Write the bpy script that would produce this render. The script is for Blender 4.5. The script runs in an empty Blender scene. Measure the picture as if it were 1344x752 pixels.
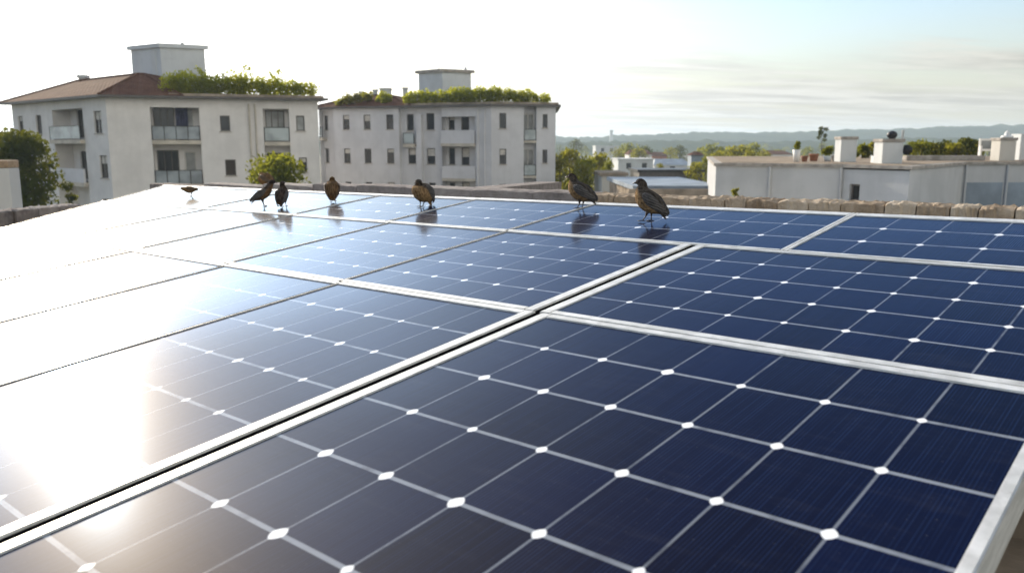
import bpy, bmesh, math, random
import numpy as np
from mathutils import Vector, Matrix
R = math.radians
random.seed(7); rng = np.random.default_rng(11)
SC = bpy.context.scene
COL = SC.collection

# ------------------------------------------------------------------ camera
FPX = 1080.0; CX, CY, HOR = 672.0, 376.0, 190.0
EYE = 10.0
PITCH = math.atan((CY - HOR) / FPX)
cam_d = bpy.data.cameras.new('camera'); cam = bpy.data.objects.new('camera', cam_d); COL.objects.link(cam)
cam.location = (0, 0, EYE); cam.rotation_euler = (R(90) - PITCH, 0, 0)
cam_d.sensor_width = 36; cam_d.lens = 36 * FPX / 1344
cam_d.clip_start = 0.02; cam_d.clip_end = 9000
cam_d.dof.use_dof = True; cam_d.dof.focus_distance = 2.6; cam_d.dof.aperture_fstop = 5.2
SC.camera = cam

# ------------------------------------------------------------------ light
SUN_EL, SUN_AZ = 20.0, -33.0          # degrees, azimuth to the right of the view axis (+Y)
sdir = Vector((math.sin(R(SUN_AZ)) * math.cos(R(SUN_EL)), math.cos(R(SUN_AZ)) * math.cos(R(SUN_EL)), math.sin(R(SUN_EL))))
sd = bpy.data.lights.new('sun', 'SUN'); so = bpy.data.objects.new('sun', sd); COL.objects.link(so)
sd.energy = 4.5; sd.angle = R(0.5); sd.color = (1.0, 0.86, 0.66)
so.rotation_euler = (-sdir).to_track_quat('-Z', 'Y').to_euler()
so.location = (-20, 20, 40)

W = bpy.data.worlds.new('World'); SC.world = W; W.use_nodes = True
wn, wl = W.node_tree.nodes, W.node_tree.links
wn.clear()


class NT:
    """tiny helper to write node trees"""
    def __init__(s, nt): s.nt, s.n, s.l = nt, nt.nodes, nt.links
    def put(s, sock, v):
        if isinstance(v, bpy.types.NodeSocket): s.l.new(v, sock)
        elif v is not None:
            if hasattr(sock.default_value, '__len__') and not hasattr(v, '__len__'): v = [v] * len(sock.default_value)
            if hasattr(v, '__len__') and len(v) == 3 and len(sock.default_value) == 4: v = (*v, 1)
            sock.default_value = v
    def m(s, op, a, b=None, c=None, clamp=False):
        n = s.n.new('ShaderNodeMath'); n.operation = op; n.use_clamp = clamp
        for i, v in enumerate((a, b, c)):
            if v is not None: s.put(n.inputs[i], v)
        return n.outputs[0]
    def v(s, op, a, b=None, scale=None):
        n = s.n.new('ShaderNodeVectorMath'); n.operation = op
        s.put(n.inputs[0], a)
        if b is not None: s.put(n.inputs[1], b)
        if scale is not None: s.put(n.inputs['Scale'], scale)
        return n.outputs['Value'] if op in ('DOT_PRODUCT', 'LENGTH', 'DISTANCE') else n.outputs[0]
    def mix(s, f, a, b, mode='MIX'):
        n = s.n.new('ShaderNodeMix'); n.data_type = 'RGBA'; n.blend_type = mode
        s.put(n.inputs[0], f); s.put(n.inputs[6], a); s.put(n.inputs[7], b)
        return n.outputs[2]
    def rng(s, v, a, b, c=0, d=1, smooth=True):
        n = s.n.new('ShaderNodeMapRange'); n.interpolation_type = 'SMOOTHSTEP' if smooth else 'LINEAR'
        s.put(n.inputs[0], v); s.put(n.inputs[1], a); s.put(n.inputs[2], b); s.put(n.inputs[3], c); s.put(n.inputs[4], d)
        return n.outputs[0]
    def noise(s, vec, scale, detail=3, rough=.5, dist=0):
        n = s.n.new('ShaderNodeTexNoise'); s.put(n.inputs['Vector'], vec)
        n.inputs['Scale'].default_value = scale; n.inputs['Detail'].default_value = detail
        n.inputs['Roughness'].default_value = rough; n.inputs['Distortion'].default_value = dist
        return n.outputs[0]
    def coord(s, k): return s.n.new('ShaderNodeTexCoord').outputs[k]
    def sep(s, v):
        n = s.n.new('ShaderNodeSeparateXYZ'); s.put(n.inputs[0], v); return n.outputs
    def comb(s, x, y, z):
        n = s.n.new('ShaderNodeCombineXYZ')
        for i, q in enumerate((x, y, z)): s.put(n.inputs[i], q)
        return n.outputs[0]
    def ramp(s, f, stops):
        n = s.n.new('ShaderNodeValToRGB'); e = n.color_ramp.elements
        while len(e) < len(stops): e.new(.5)
        for q, (p, c) in zip(e, stops): q.position = p; q.color = (*c, 1)
        s.put(n.inputs[0], f); return n.outputs[0]
    def bump(s, h, strength, dist=.01):
        n = s.n.new('ShaderNodeBump'); n.inputs['Strength'].default_value = strength; n.inputs['Distance'].default_value = dist
        s.put(n.inputs['Height'], h); return n.outputs[0]


t = NT(W.node_tree)
sky = wn.new('ShaderNodeTexSky'); sky.sky_type = 'NISHITA'; sky.sun_disc = False
sky.sun_elevation = R(SUN_EL); sky.sun_rotation = R(SUN_AZ); sky.air_density = 1.0; sky.dust_density = 1.0; sky.ozone_density = 1.6
gd = t.v('NORMALIZE', t.coord('Generated'))
gx, gy, gz = t.sep(gd)
den = t.m('ADD', t.m('MAXIMUM', gz, 0.0), 0.10)
uv = t.comb(t.m('DIVIDE', gx, den), t.m('DIVIDE', gy, den), 0.0)
uv = t.v('MULTIPLY', uv, (0.42, 1.25, 1.0))
n1 = t.noise(uv, 0.75, 7, .58, .35)
n2 = t.noise(uv, 2.6, 5, .6, .2)
cl = t.m('ADD', t.m('MULTIPLY', n1, .78), t.m('MULTIPLY', n2, .22))
mu = t.v('DOT_PRODUCT', gd, tuple(sdir))                  # cosine of the angle from the sun
near = t.rng(mu, .72, 1.0, 0, 1)
low = t.rng(gz, 0.07, 0.17, 1, 0)
thr = t.m('SUBTRACT', .63, t.m('ADD', t.m('MULTIPLY', near, .16), t.m('MULTIPLY', low, .16)))
back = t.rng(mu, -.75, -.05, .30, 0)                    # unseen warm cloud added behind the viewer as fill light
thr = t.m('SUBTRACT', thr, back)
mask = t.rng(cl, t.m('SUBTRACT', thr, .08), t.m('ADD', thr, .09), 0, 1)
mask = t.m('MULTIPLY', mask, .92)
# thin vapour that brightens towards the sun (forward scattering)
ph = t.m('POWER', t.m('MAXIMUM', t.m('MULTIPLY', t.m('ADD', mu, 1.0), .5), 0.0), 16.0)
lum = t.m('ADD', t.m('ADD', 3.7, t.m('MULTIPLY', t.rng(mu, -.7, .1, 1, 0), 4.5)), t.m('MULTIPLY', ph, 19.0))  # clouds behind the viewer are brightened as added fill
shade = t.rng(n2, .34, .66, .74, 1.10)
lum = t.m('MULTIPLY', lum, shade)
tint = t.mix(t.rng(mu, .35, .8), (1.0, .96, .84), (1.0, .985, .94))
cloudc = t.v('SCALE', tint, scale=lum)
mist = t.rng(gz, 0.0, 0.19, .92, 0.0)
skyc = t.mix(mist, sky.outputs[0], t.v('SCALE', (1.0, .94, .74), scale=t.m('ADD', 3.3, t.m('MULTIPLY', ph, 14.0))))
aur = t.m('MULTIPLY', t.m('POWER', t.m('MAXIMUM', t.m('MULTIPLY', t.m('ADD', mu, 1.0), .5), 0.0), 46.0), 88.0)
skyc = t.v('ADD', skyc, t.v('SCALE', (1.0, .95, .86), scale=aur))
fin = t.mix(mask, skyc, cloudc)
bg = wn.new('ShaderNodeBackground'); bg.inputs[1].default_value = 0.15; wl.new(fin, bg.inputs[0])
wo = wn.new('ShaderNodeOutputWorld'); wl.new(bg.outputs[0], wo.inputs[0])
vs = SC.view_settings; vs.view_transform = 'Standard'; vs.look = 'None'; vs.gamma = 1; vs.use_curve_mapping = False; vs.exposure = 0.38
SC.cycles.max_bounces = 6; SC.cycles.volume_bounces = 1

# ------------------------------------------------------------------ geometry helpers


def link(name, me, mat=None, parent=None):
    o = bpy.data.objects.new(name, me); COL.objects.link(o)
    if mat is not None:
        for m_ in (mat if isinstance(mat, (list, tuple)) else [mat]): me.materials.append(m_)
    if parent is not None: o.parent = parent
    return o


def tag(o, label=None, cat=None, group=None, kind=None):
    for k, v in (('label', label), ('category', cat), ('group', group), ('kind', kind)):
        if v: o[k] = v
    return o


def empty(name, loc, label=None, cat=None, group=None, rz=0):
    o = bpy.data.objects.new(name, None); COL.objects.link(o); o.location = loc; o.rotation_euler = (0, 0, rz)
    o.empty_display_size = .1
    return tag(o, label, cat, group)


def me_of(bm, name, smooth=False):
    me = bpy.data.meshes.new(name); bm.to_mesh(me); bm.free()
    if smooth:
        for p in me.polygons: p.use_smooth = True
    return me


def P(px, py, y):
    """world point that the photograph shows at pixel (px, py), y metres in front of the camera"""
    v = Vector(((px - CX), 0, 0)) + Vector((0, math.cos(PITCH), -math.sin(PITCH))) * FPX + Vector((0, math.sin(PITCH), math.cos(PITCH))) * -(py - CY)
    return Vector((0, 0, EYE)) + v * (y / v.y)


def XY(px, y, py=190): q = P(px, py, y); return Vector((q.x, q.y))
def ZH(py, y): return P(672, py, y).z


def box(bm, x0, x1, y0, y1, z0, z1, M=None, bev=0):
    r = bmesh.ops.create_cube(bm, size=1)
    vs_ = r['verts']
    for v in vs_:
        v.co = Vector(((x0 + x1) / 2 + v.co.x * (x1 - x0), (y0 + y1) / 2 + v.co.y * (y1 - y0), (z0 + z1) / 2 + v.co.z * (z1 - z0)))
    if bev:
        es = list({e for v in vs_ for e in v.link_edges})
        g = bmesh.ops.bevel(bm, geom=es, offset=bev, segments=2, affect='EDGES', profile=.6)
        vs_ = list({v for f in g['faces'] for v in f.verts} | {v for v in vs_ if v.is_valid})
    if M is not None:
        for v in vs_: v.co = M @ v.co
    return vs_


def prism(bm, poly, z0, z1, top=True, bottom=True):
    a = [bm.verts.new((q[0], q[1], z0)) for q in poly]; b = [bm.verts.new((q[0], q[1], z1)) for q in poly]
    n = len(poly)
    for i in range(n): bm.faces.new((a[i], a[(i + 1) % n], b[(i + 1) % n], b[i]))
    if top: bm.faces.new(b)
    if bottom: bm.faces.new(a[::-1])


def tube(bm, pts, rad, seg=8, cap=True):
    pts = [Vector(q) for q in pts]
    rad = rad if hasattr(rad, '__len__') else [rad] * len(pts)
    rings = []
    for i, q in enumerate(pts):
        d = (pts[min(i + 1, len(pts) - 1)] - pts[max(i - 1, 0)]).normalized()
        u = d.cross(Vector((0, 0, 1)) if abs(d.z) < .9 else Vector((1, 0, 0))).normalized(); w = d.cross(u)
        rings.append([bm.verts.new(q + (u * math.cos(2 * math.pi * k / seg) + w * math.sin(2 * math.pi * k / seg)) * rad[i]) for k in range(seg)])
    for a, b in zip(rings, rings[1:]):
        for k in range(seg): bm.faces.new((a[k], a[(k + 1) % seg], b[(k + 1) % seg], b[k]))
    if cap: bm.faces.new(rings[0][::-1]); bm.faces.new(rings[-1])


# ------------------------------------------------------------------ materials


def mat(name, col, rough=.7, var=.12, scale=3.0, bump=0.0, bscale=40, metal=0, spec=.4, coord='Object', col2=None, detail=5):
    m_ = bpy.data.materials.new(name); m_.use_nodes = True
    q = NT(m_.node_tree); b = q.n['Principled BSDF']
    c = q.coord(coord)
    f = q.noise(c, scale, detail, .6)
    dark = col2 or tuple(x * (1 - 2.2 * var) for x in col)
    light = col if col2 else tuple(min(1, x * (1 + var)) for x in col)
    q.put(b.inputs['Base Color'], q.mix(q.rng(f, .32, .68), dark, light))
    b.inputs['Roughness'].default_value = rough; b.inputs['Metallic'].default_value = metal
    b.inputs['Specular IOR Level'].default_value = spec
    if bump: q.put(b.inputs['Normal'], q.bump(q.noise(c, bscale, 4, .6), bump, .02))
    return m_


def stucco(name, col, seed=0.0):
    m_ = bpy.data.materials.new(name); m_.use_nodes = True
    q = NT(m_.node_tree); b = q.n['Principled BSDF']
    c = q.v('ADD', q.coord('Object'), (seed, seed * 2, 0))
    x, y, z = q.sep(c)
    blot = q.noise(c, .55, 5, .65)
    streak = q.noise(q.v('MULTIPLY', c, (2.6, 2.6, .16)), 1.0, 4, .6)
    f = q.m('ADD', q.m('MULTIPLY', blot, .78), q.m('MULTIPLY', streak, .22))
    q.put(b.inputs['Base Color'], q.mix(q.rng(f, .36, .62), tuple(v * .87 for v in col), col))
    b.inputs['Roughness'].default_value = .9; b.inputs['Specular IOR Level'].default_value = .2
    q.put(b.inputs['Normal'], q.bump(q.noise(c, 14, 4, .6), .25, .03))
    return m_


def leafmat(name, dark, light, trans=.35):
    m_ = bpy.data.materials.new(name); m_.use_nodes = True
    q = NT(m_.node_tree); q.n.clear()
    g = q.n.new('ShaderNodeNewGeometry')
    c = q.mix(g.outputs['Random Per Island'], dark, light)
    di = q.n.new('ShaderNodeBsdfDiffuse'); q.put(di.inputs[0], c)
    tr = q.n.new('ShaderNodeBsdfTranslucent'); q.put(tr.inputs[0], q.mix(.5, c, (.50, .50, .03)))
    mx = q.n.new('ShaderNodeMixShader'); mx.inputs[0].default_value = trans
    q.l.new(di.outputs[0], mx.inputs[1]); q.l.new(tr.outputs[0], mx.inputs[2])
    o = q.n.new('ShaderNodeOutputMaterial'); q.l.new(mx.outputs[0], o.inputs[0])
    return m_


M = {}
M['stucco'] = stucco('stucco_white', (.71, .685, .67))
M['stucco2'] = stucco('stucco_grey_white', (.60, .595, .615), 3.1)
M['render_grey'] = stucco('render_grey', (.48, .49, .505), 6.3)
M['render_warm'] = stucco('render_warm', (.52, .50, .46), 9.7)
M['slab'] = mat('balcony_slab', (.52, .47, .40), .85, .10, 1.2)
M['tower'] = stucco('tower_render', (.56, .59, .62), 4.0)
M['frame_dark'] = mat('window_frame_dark', (.10, .09, .085), .5, .1)
M['frame_white'] = mat('window_frame_white', (.62, .60, .57), .5, .08)
M['sill'] = mat('window_sill', (.48, .44, .40), .8, .1)
M['cap'] = mat('cap_concrete', (.34, .31, .28), .9, .15, 3)
M['curtain'] = mat('curtain_blue', (.055, .06, .12), .9, .2, 4)
M['curtain_pale'] = mat('curtain_pale', (.55, .52, .48), .9, .1, 4)
M['iron'] = mat('dark_iron', (.03, .03, .033), .45, .1, metal=.5)
M['gap_shade'] = mat('gap_shade_black', (.005, .005, .006), .95, .1, spec=0)  # black for the strips that stand in for shade between panels
M['steel'] = mat('galvanised_steel', (.45, .46, .47), .4, .1, metal=.6)
M['bark'] = mat('bark', (.10, .075, .05), .95, .2, 6, .6, 25)
M['roofdeck'] = mat('roof_deck', (.33, .27, .21), .95, .18, 1.0, .4, 20, spec=.03)
M['asphalt'] = mat('asphalt', (.055, .056, .06), .9, .15, .2, .2, 8)
M['ground'] = mat('ground_dry_grass', (.055, .065, .028), .95, .2, .02, 0, 1, col2=(.11, .095, .06))
M['plastic'] = mat('white_plastic', (.75, .74, .72), .45, .04)
M['terracotta'] = mat('terracotta', (.33, .15, .09), .85, .15)
M['bluegrey'] = mat('blue_grey_roof', (.22, .27, .33), .6, .12, .6)
M['palegrey'] = stucco('pale_grey', (.55, .57, .58), 2.2)
M['hill'] = mat('hill_woods', (.035, .05, .025), 1, .25, .02, 0, 1, spec=0, col2=(.06, .075, .035))


def glassmat(name, col, rough=.06, spec=.5):
    m_ = bpy.data.materials.new(name); m_.use_nodes = True
    q = NT(m_.node_tree); b = q.n['Principled BSDF']
    g = q.noise(q.coord('Object'), .9, 2)
    q.put(b.inputs['Base Color'], q.mix(q.rng(g, .35, .65), tuple(x * .6 for x in col), col))
    b.inputs['Roughness'].default_value = rough; b.inputs['Specular IOR Level'].default_value = spec
    return m_


M['pane'] = glassmat('window_pane', (.022, .026, .032))
M['pane_pale'] = glassmat('window_pane_sheer', (.30, .31, .31), .15)  # paler pane colour, for sheer-curtained windows
M['rail'] = glassmat('railing_glass', (.42, .47, .48), .2)
M['rail_dim'] = glassmat('railing_glass_grey', (.30, .34, .37), .25)


def roof_tiles():
    m_ = bpy.data.materials.new('brown_roof_tiles'); m_.use_nodes = True
    q = NT(m_.node_tree); b = q.n['Principled BSDF']
    c = q.coord('Object'); x, y, z = q.sep(c)
    fz = q.m('FRACT', q.m('MULTIPLY', z, 5.0))
    fx = q.m('FRACT', q.m('MULTIPLY', q.m('ADD', x, q.m('MULTIPLY', y, .4)), 3.4))
    n_ = q.noise(c, 1.3, 5, .6); n3 = q.noise(c, 9, 2)
    col = q.ramp(q.m('ADD', q.m('MULTIPLY', n_, .6), q.m('MULTIPLY', n3, .4)), [(.3, (.075, .034, .025)), (.5, (.12, .058, .040)), (.7, (.19, .105, .07))])
    q.put(b.inputs['Base Color'], col)
    b.inputs['Roughness'].default_value = .95; b.inputs['Specular IOR Level'].default_value = .04
    h = q.m('ADD', q.m('MULTIPLY', fz, .6), q.m('MULTIPLY', q.m('SINE', q.m('MULTIPLY', fx, 6.283)), .3))
    q.put(b.inputs['Normal'], q.bump(h, .8, .06))
    return m_


M['tiles'] = roof_tiles()
M['leaf_hedge'] = leafmat('leaf_hedge', (.17, .21, .010), (.36, .36, .02), .75)
M['leaf_dark'] = leafmat('leaf_dark', (.012, .022, .008), (.045, .060, .016), .25)
M['leaf_mid'] = leafmat('leaf_mid', (.040, .060, .014), (.12, .13, .026), .5)
M['leaf_yellow'] = leafmat('leaf_yellow', (.075, .075, .014), (.19, .155, .028), .55)


def stone_mat(name, a, b_, c_):
    m_ = bpy.data.materials.new(name); m_.use_nodes = True
    q = NT(m_.node_tree); b = q.n['Principled BSDF']
    oi = q.n.new('ShaderNodeObjectInfo')
    c = q.v('ADD', q.coord('Object'), q.v('SCALE', (1, 1, 1), scale=q.m('MULTIPLY', oi.outputs['Random'], 13)))
    f = q.m('ADD', q.m('MULTIPLY', q.noise(c, 14, 6, .65), .7), q.m('MULTIPLY', oi.outputs['Random'], .3))
    col = q.ramp(f, [(.30, a), (.52, b_), (.75, c_)])
    q.put(b.inputs['Base Color'], col)
    b.inputs['Roughness'].default_value = .95; b.inputs['Specular IOR Level'].default_value = .15
    q.put(b.inputs['Normal'], q.bump(q.noise(c, 55, 6, .7), .9, .012))
    return m_


M['stone'] = stone_mat('tan_coping_stone', (.26, .19, .13), (.48, .38, .28), (.62, .53, .42))
M['stone_grey'] = stone_mat('grey_coping_stone', (.16, .14, .135), (.28, .25, .24), (.38, .35, .33))


def alu():
    m_ = bpy.data.materials.new('frame_aluminium'); m_.use_nodes = True
    q = NT(m_.node_tree); b = q.n['Principled BSDF']
    c = q.coord('Object')
    f = q.noise(q.v('MULTIPLY', c, (3, 3, 30)), 6, 5, .6)
    q.put(b.inputs['Base Color'], q.mix(q.m('MULTIPLY', q.rng(q.noise(c, 17, 5, .75), .56, .72), .45), q.mix(q.rng(f, .35, .7), (.52, .52, .505), (.74, .74, .73)), (.26, .245, .22)))
    b.inputs['Metallic'].default_value = .15; b.inputs['Roughness'].default_value = .38
    q.put(b.inputs['Normal'], q.bump(q.noise(c, 60, 3), .06, .004))
    return m_


M['alu'] = alu()


def cell_glass():
    """mono cells under glass; UV counts cells, so grid lines lie on whole numbers"""
    m_ = bpy.data.materials.new('solar_cells_under_glass'); m_.use_nodes = True
    q = NT(m_.node_tree); q.n.clear()
    uvn = q.n.new('ShaderNodeUVMap'); uvn.uv_map = 'cells'
    u, v, _ = q.sep(uvn.outputs[0])
    oi = q.n.new('ShaderNodeObjectInfo')
    oc = q.coord('Object')
    gl = q.v('ADD', oc, q.v('SCALE', (7, 3, 0), scale=oi.outputs['Random']))
    wob = q.m('MULTIPLY', q.m('SUBTRACT', q.noise(gl, 5, 2), .5), .012)
    fu = q.m('FRACT', q.m('ADD', u, wob)); fv = q.m('FRACT', q.m('ADD', v, wob))
    du = q.m('SUBTRACT', .5, q.m('ABSOLUTE', q.m('SUBTRACT', fu, .5)))
    dv = q.m('SUBTRACT', .5, q.m('ABSOLUTE', q.m('SUBTRACT', fv, .5)))
    wear = q.noise(gl, 9, 4, .65)
    wear_l = q.rng(wear, .30, .55, .45, 1)
    lu = q.rng(du, .009, .019, 1, 0); lv = q.rng(dv, .016, .029, 1, 0)
    # corner diamonds, unequal in size
    wn_ = q.n.new('ShaderNodeTexWhiteNoise'); wn_.noise_dimensions = '3D'
    ru, rv = q.m('ROUND', u), q.m('ROUND', v)
    q.put(wn_.inputs['Vector'], q.comb(ru, rv, oi.outputs['Random']))
    size = q.rng(wn_.outputs[0], 0, 1, .050, .082, False)
    dd = q.m('ADD', q.m('MULTIPLY', q.m('SQRT', q.m('ADD', q.m('MULTIPLY', du, du), q.m('MULTIPLY', dv, dv))), .6), q.m('MULTIPLY', q.m('ADD', du, dv), .36))
    dot = q.rng(dd, q.m('SUBTRACT', size, .010), q.m('ADD', size, .008), 1, 0)
    # fingers: fine lines along the panel's length
    xx, yy, _z = q.sep(gl)
    strk = q.noise(q.v('MULTIPLY', gl, (230, 3.2, 1)), 1.0, 3, .6)
    fing = q.m('POWER', q.m('ABSOLUTE', q.m('SINE', q.m('MULTIPLY', xx, 520))), 6.0)
    fing = q.m('MULTIPLY', fing, q.rng(strk, .35, .65))
    wc = q.n.new('ShaderNodeTexWhiteNoise'); wc.noise_dimensions = '3D'
    q.put(wc.inputs['Vector'], q.comb(q.m('FLOOR', u), q.m('FLOOR', v), oi.outputs['Random']))
    cell = q.mix(wc.outputs[0], (.0005, .0020, .014), (.0011, .0042, .027))
    cell = q.mix(q.m('MULTIPLY', fing, .5), cell, (.014, .030, .095))
    cell = q.mix(q.m('MULTIPLY', q.rng(q.noise(gl, 2.2, 5, .7), .45, .75), .25), cell, (.010, .013, .026))
    line = q.m('MAXIMUM', q.m('MULTIPLY', q.m('MULTIPLY', lu, .42), wear_l), q.m('MULTIPLY', q.m('MULTIPLY', lv, .62), wear_l))
    c = q.mix(line, cell, (.36, .40, .46))
    c = q.mix(dot, c, (.82, .84, .88))
    # dust film: fine specks and wiped smears
    sp = q.rng(q.noise(gl, 160, 2, .7), .66, .76)
    sm = q.rng(q.noise(q.v('MULTIPLY', gl, (2, 9, 1)), 2.4, 6, .7, .6), .50, .72)
    c = q.mix(q.m('ADD', q.m('MULTIPLY', sp, .07), q.m('MULTIPLY', sm, .012)), c, (.45, .43, .40))
    di = q.n.new('ShaderNodeBsdfDiffuse'); q.put(di.inputs[0], c)
    h = q.noise(gl, 9, 2)
    nb = q.bump(h, .04, .0012)
    lw = q.n.new('ShaderNodeLayerWeight'); lw.inputs[0].default_value = .5
    gr = q.m('POWER', lw.outputs['Facing'], 6.3)                  # facing: 0 face-on, 1 grazing
    fac = q.m('ADD', .004, q.m('MULTIPLY', gr, .68))             # anti-reflective, textured solar glass
    g1 = q.n.new('ShaderNodeBsdfGlossy'); g1.inputs['Roughness'].default_value = .13
    q.put(g1.inputs['Color'], q.mix(q.rng(gr, .15, .75), (.42, .64, 1.0), (.70, .86, 1.0)))   # blue nitride coating of the cells
    q.put(g1.inputs['Normal'], nb)
    g2 = q.n.new('ShaderNodeBsdfGlossy'); q.put(g2.inputs['Roughness'], .385)
    g2.inputs['Color'].default_value = (1, .86, .66, 1); q.put(g2.inputs['Normal'], nb)
    gm = q.n.new('ShaderNodeMixShader'); q.put(gm.inputs[0], fac)
    q.l.new(di.outputs[0], gm.inputs[1]); q.l.new(g1.outputs[0], gm.inputs[2])
    mx = q.n.new('ShaderNodeMixShader'); q.put(mx.inputs[0], q.m('ADD', .013, q.m('MULTIPLY', gr, .09)))    # dust sheen
    q.l.new(gm.outputs[0], mx.inputs[1]); q.l.new(g2.outputs[0], mx.inputs[2])
    o = q.n.new('ShaderNodeOutputMaterial'); q.l.new(mx.outputs[0], o.inputs[0])
    return m_


M['cells'] = cell_glass()

# ------------------------------------------------------------------ setting: ground, hills
bm = bmesh.new()
bmesh.ops.create_circle(bm, cap_ends=True, radius=3000, segments=64)
tag(link('ground', me_of(bm, 'ground'), M['ground']), kind='structure')


def ridge(name, prof, y, base_py, seed, thick, amp):
    """a wooded ridge: profile in picture columns, set y metres away, with a real front and back slope"""
    r_ = np.random.default_rng(seed)
    xs = np.linspace(-700, 2050, 900)
    tops = np.interp(xs, [q[0] for q in prof], [q[1] for q in prof])
    bump = np.convolve(r_.normal(0, 1, 920), np.ones(3) / 3, 'same')[:900] * amp * .55 + r_.normal(0, amp * .32, 900)
    bm = bmesh.new(); rows = []
    for k, (dy, fz) in enumerate([(-thick, -.02), (-thick * .6, .45), (-thick * .25, .86), (0, 1.0), (thick * .5, .7), (thick * 1.4, -.02)]):
        row = []
        for x, tp, b_ in zip(xs, tops, bump):
            p_ = P(x, tp, y); z = (p_.z + b_ * (1 if k == 3 else .7 if k in (2, 4) else .3)) * fz
            yy = y + dy * (1 + .15 * math.sin(x * .011 + seed))
            row.append(bm.verts.new((p_.x, yy, z)))
        rows.append(row)
    for a, b in zip(rows, rows[1:]):
        for i in range(len(xs) - 1): bm.faces.new((a[i], a[i + 1], b[i + 1], b[i]))
    return tag(link(name, me_of(bm, name, True), M['hill']), kind='structure')


ridge('hills', [(-700, 178), (600, 180), (740, 180), (800, 179), (860, 177), (900, 174), (990, 174), (1050, 174), (1110, 171), (1180, 170), (1240, 167), (1344, 164), (1500, 163), (2000, 170)], 1500, 190, 3, 300, 2.6)
ridge('hills', [(-700, 186), (700, 187), (800, 186), (900, 184), (1000, 187), (1100, 184), (1250, 182), (1344, 184), (2000, 186)], 950, 190, 5, 160, 2.0)

# ------------------------------------------------------------------ foliage


def leaves(centers, radii, n, size, flat=.85, seed=0):
    """many small leaf quads spread through clumps"""
    r_ = np.random.default_rng(seed)
    C = np.asarray(centers, float); Rr = np.asarray(radii, float)
    w = (Rr ** 2); w = w / w.sum()
    idx = r_.choice(len(C), n, p=w)
    d = r_.normal(0, 1, (n, 3)); d /= np.linalg.norm(d, axis=1)[:, None]
    rad = Rr[idx] * (r_.random(n) ** .45)
    pos = C[idx] + d * rad[:, None] * np.array([1, 1, flat])
    a = r_.normal(0, 1, (n, 3)); a /= np.linalg.norm(a, axis=1)[:, None]
    b = np.cross(a, r_.normal(0, 1, (n, 3))); b /= np.linalg.norm(b, axis=1)[:, None]
    s = size * (0.6 + .8 * r_.random(n))
    a *= s[:, None]; b *= (s * .55)[:, None]
    V = np.stack([pos - a, pos + b, pos + a, pos - b], 1).reshape(-1, 3)
    F = np.arange(4 * n).reshape(-1, 4)
    return V, F


def leafmesh(name, V, F, m_, parent=None):
    me = bpy.data.meshes.new(name); me.from_pydata(V.tolist(), [], F.tolist()); me.update()
    return link(name, me, m_, parent)


def tree(name, base, top, width, label, cat, m_, n=1600, leaf=.10, seed=0, group=None, clumps=16, crown_from=.35, depth=None):
    r_ = np.random.default_rng(seed)
    base = Vector(base); H = top - base.z
    o = empty(name, base, label, cat, group)
    zc0, zc1 = H * crown_from, H
    cs, rs = [], []
    for k in range(clumps):
        tt = (k + .5) / clumps
        z = zc0 + (zc1 - zc0) * tt
        env = math.sin(math.pi * min(1, .18 + .82 * tt) ** .9) ** .6 if tt < .98 else .2
        ang = k * 2.4 + r_.random() * .8; rr = width * .5 * env * (.25 + .55 * r_.random())
        rad = width * (.17 + .11 * r_.random())
        z = min(z, H - rad * .8)
        cs.append((rr * math.cos(ang), (depth or 1) * rr * math.sin(ang), z)); rs.append(rad)
    V, F = leaves(cs, rs, n, leaf, .8, seed + 5)
    leafmesh('crown', V, F, m_, o)
    bm = bmesh.new(); tr = max(.05, width * .03)
    tube(bm, [(0, 0, -.05), (0.05 * width, 0, H * .3), (0, .03 * width, H * .62), (0, 0, H * .86)], [tr * 1.3, tr, tr * .6, tr * .2], 8)
    for c_ in cs[::3]:
        tube(bm, [(0.03 * width, 0, min(H * .55, c_[2] * .7)), (c_[0] * .5, c_[1] * .5, c_[2] * .88), c_], [tr * .45, tr * .3, tr * .1], 5)
    link('trunk', me_of(bm, 'trunk', True), M['bark'], o)
    return o


def hedge(name, pts, h, label, seed, n, leaf=.11, m_='leaf_hedge', depth=1.2, tuft=.0, spill=0):
    """pts: (x, y, z of its soil, height there)"""
    r_ = np.random.default_rng(seed); cs, rs = [], []
    p0 = Vector((*pts[0][:2], min(q[2] for q in pts)))
    for a, b in zip(pts, pts[1:]):
        L = (Vector(b[:3]) - Vector(a[:3])).length; k = max(2, int(L / .22))
        for i in range(k):
            f = (i + r_.random()) / k
            x, y, z = [a[j] + (b[j] - a[j]) * f for j in range(3)]; hh = a[3] + (b[3] - a[3]) * f
            hh *= .82 + .34 * r_.random()
            for z_ in (.25, .65):
                cs.append((x + r_.normal(0, .12) - p0.x, y + (r_.random() - .5) * depth - p0.y, z + hh * z_ - p0.z)); rs.append(hh * (.36 + .18 * r_.random()))
            if tuft and r_.random() < tuft:
                cs.append((x - p0.x, y - p0.y, z + hh * 1.25 - p0.z)); rs.append(hh * .22)
    V, F = leaves(cs, rs, n, leaf, 1.0, seed)
    V[:, 2] = np.maximum(V[:, 2], -spill)
    o = leafmesh(name, V, F, M[m_]); o.location = p0
    return tag(o, label, 'rooftop hedge')


# ------------------------------------------------------------------ facades


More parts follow.
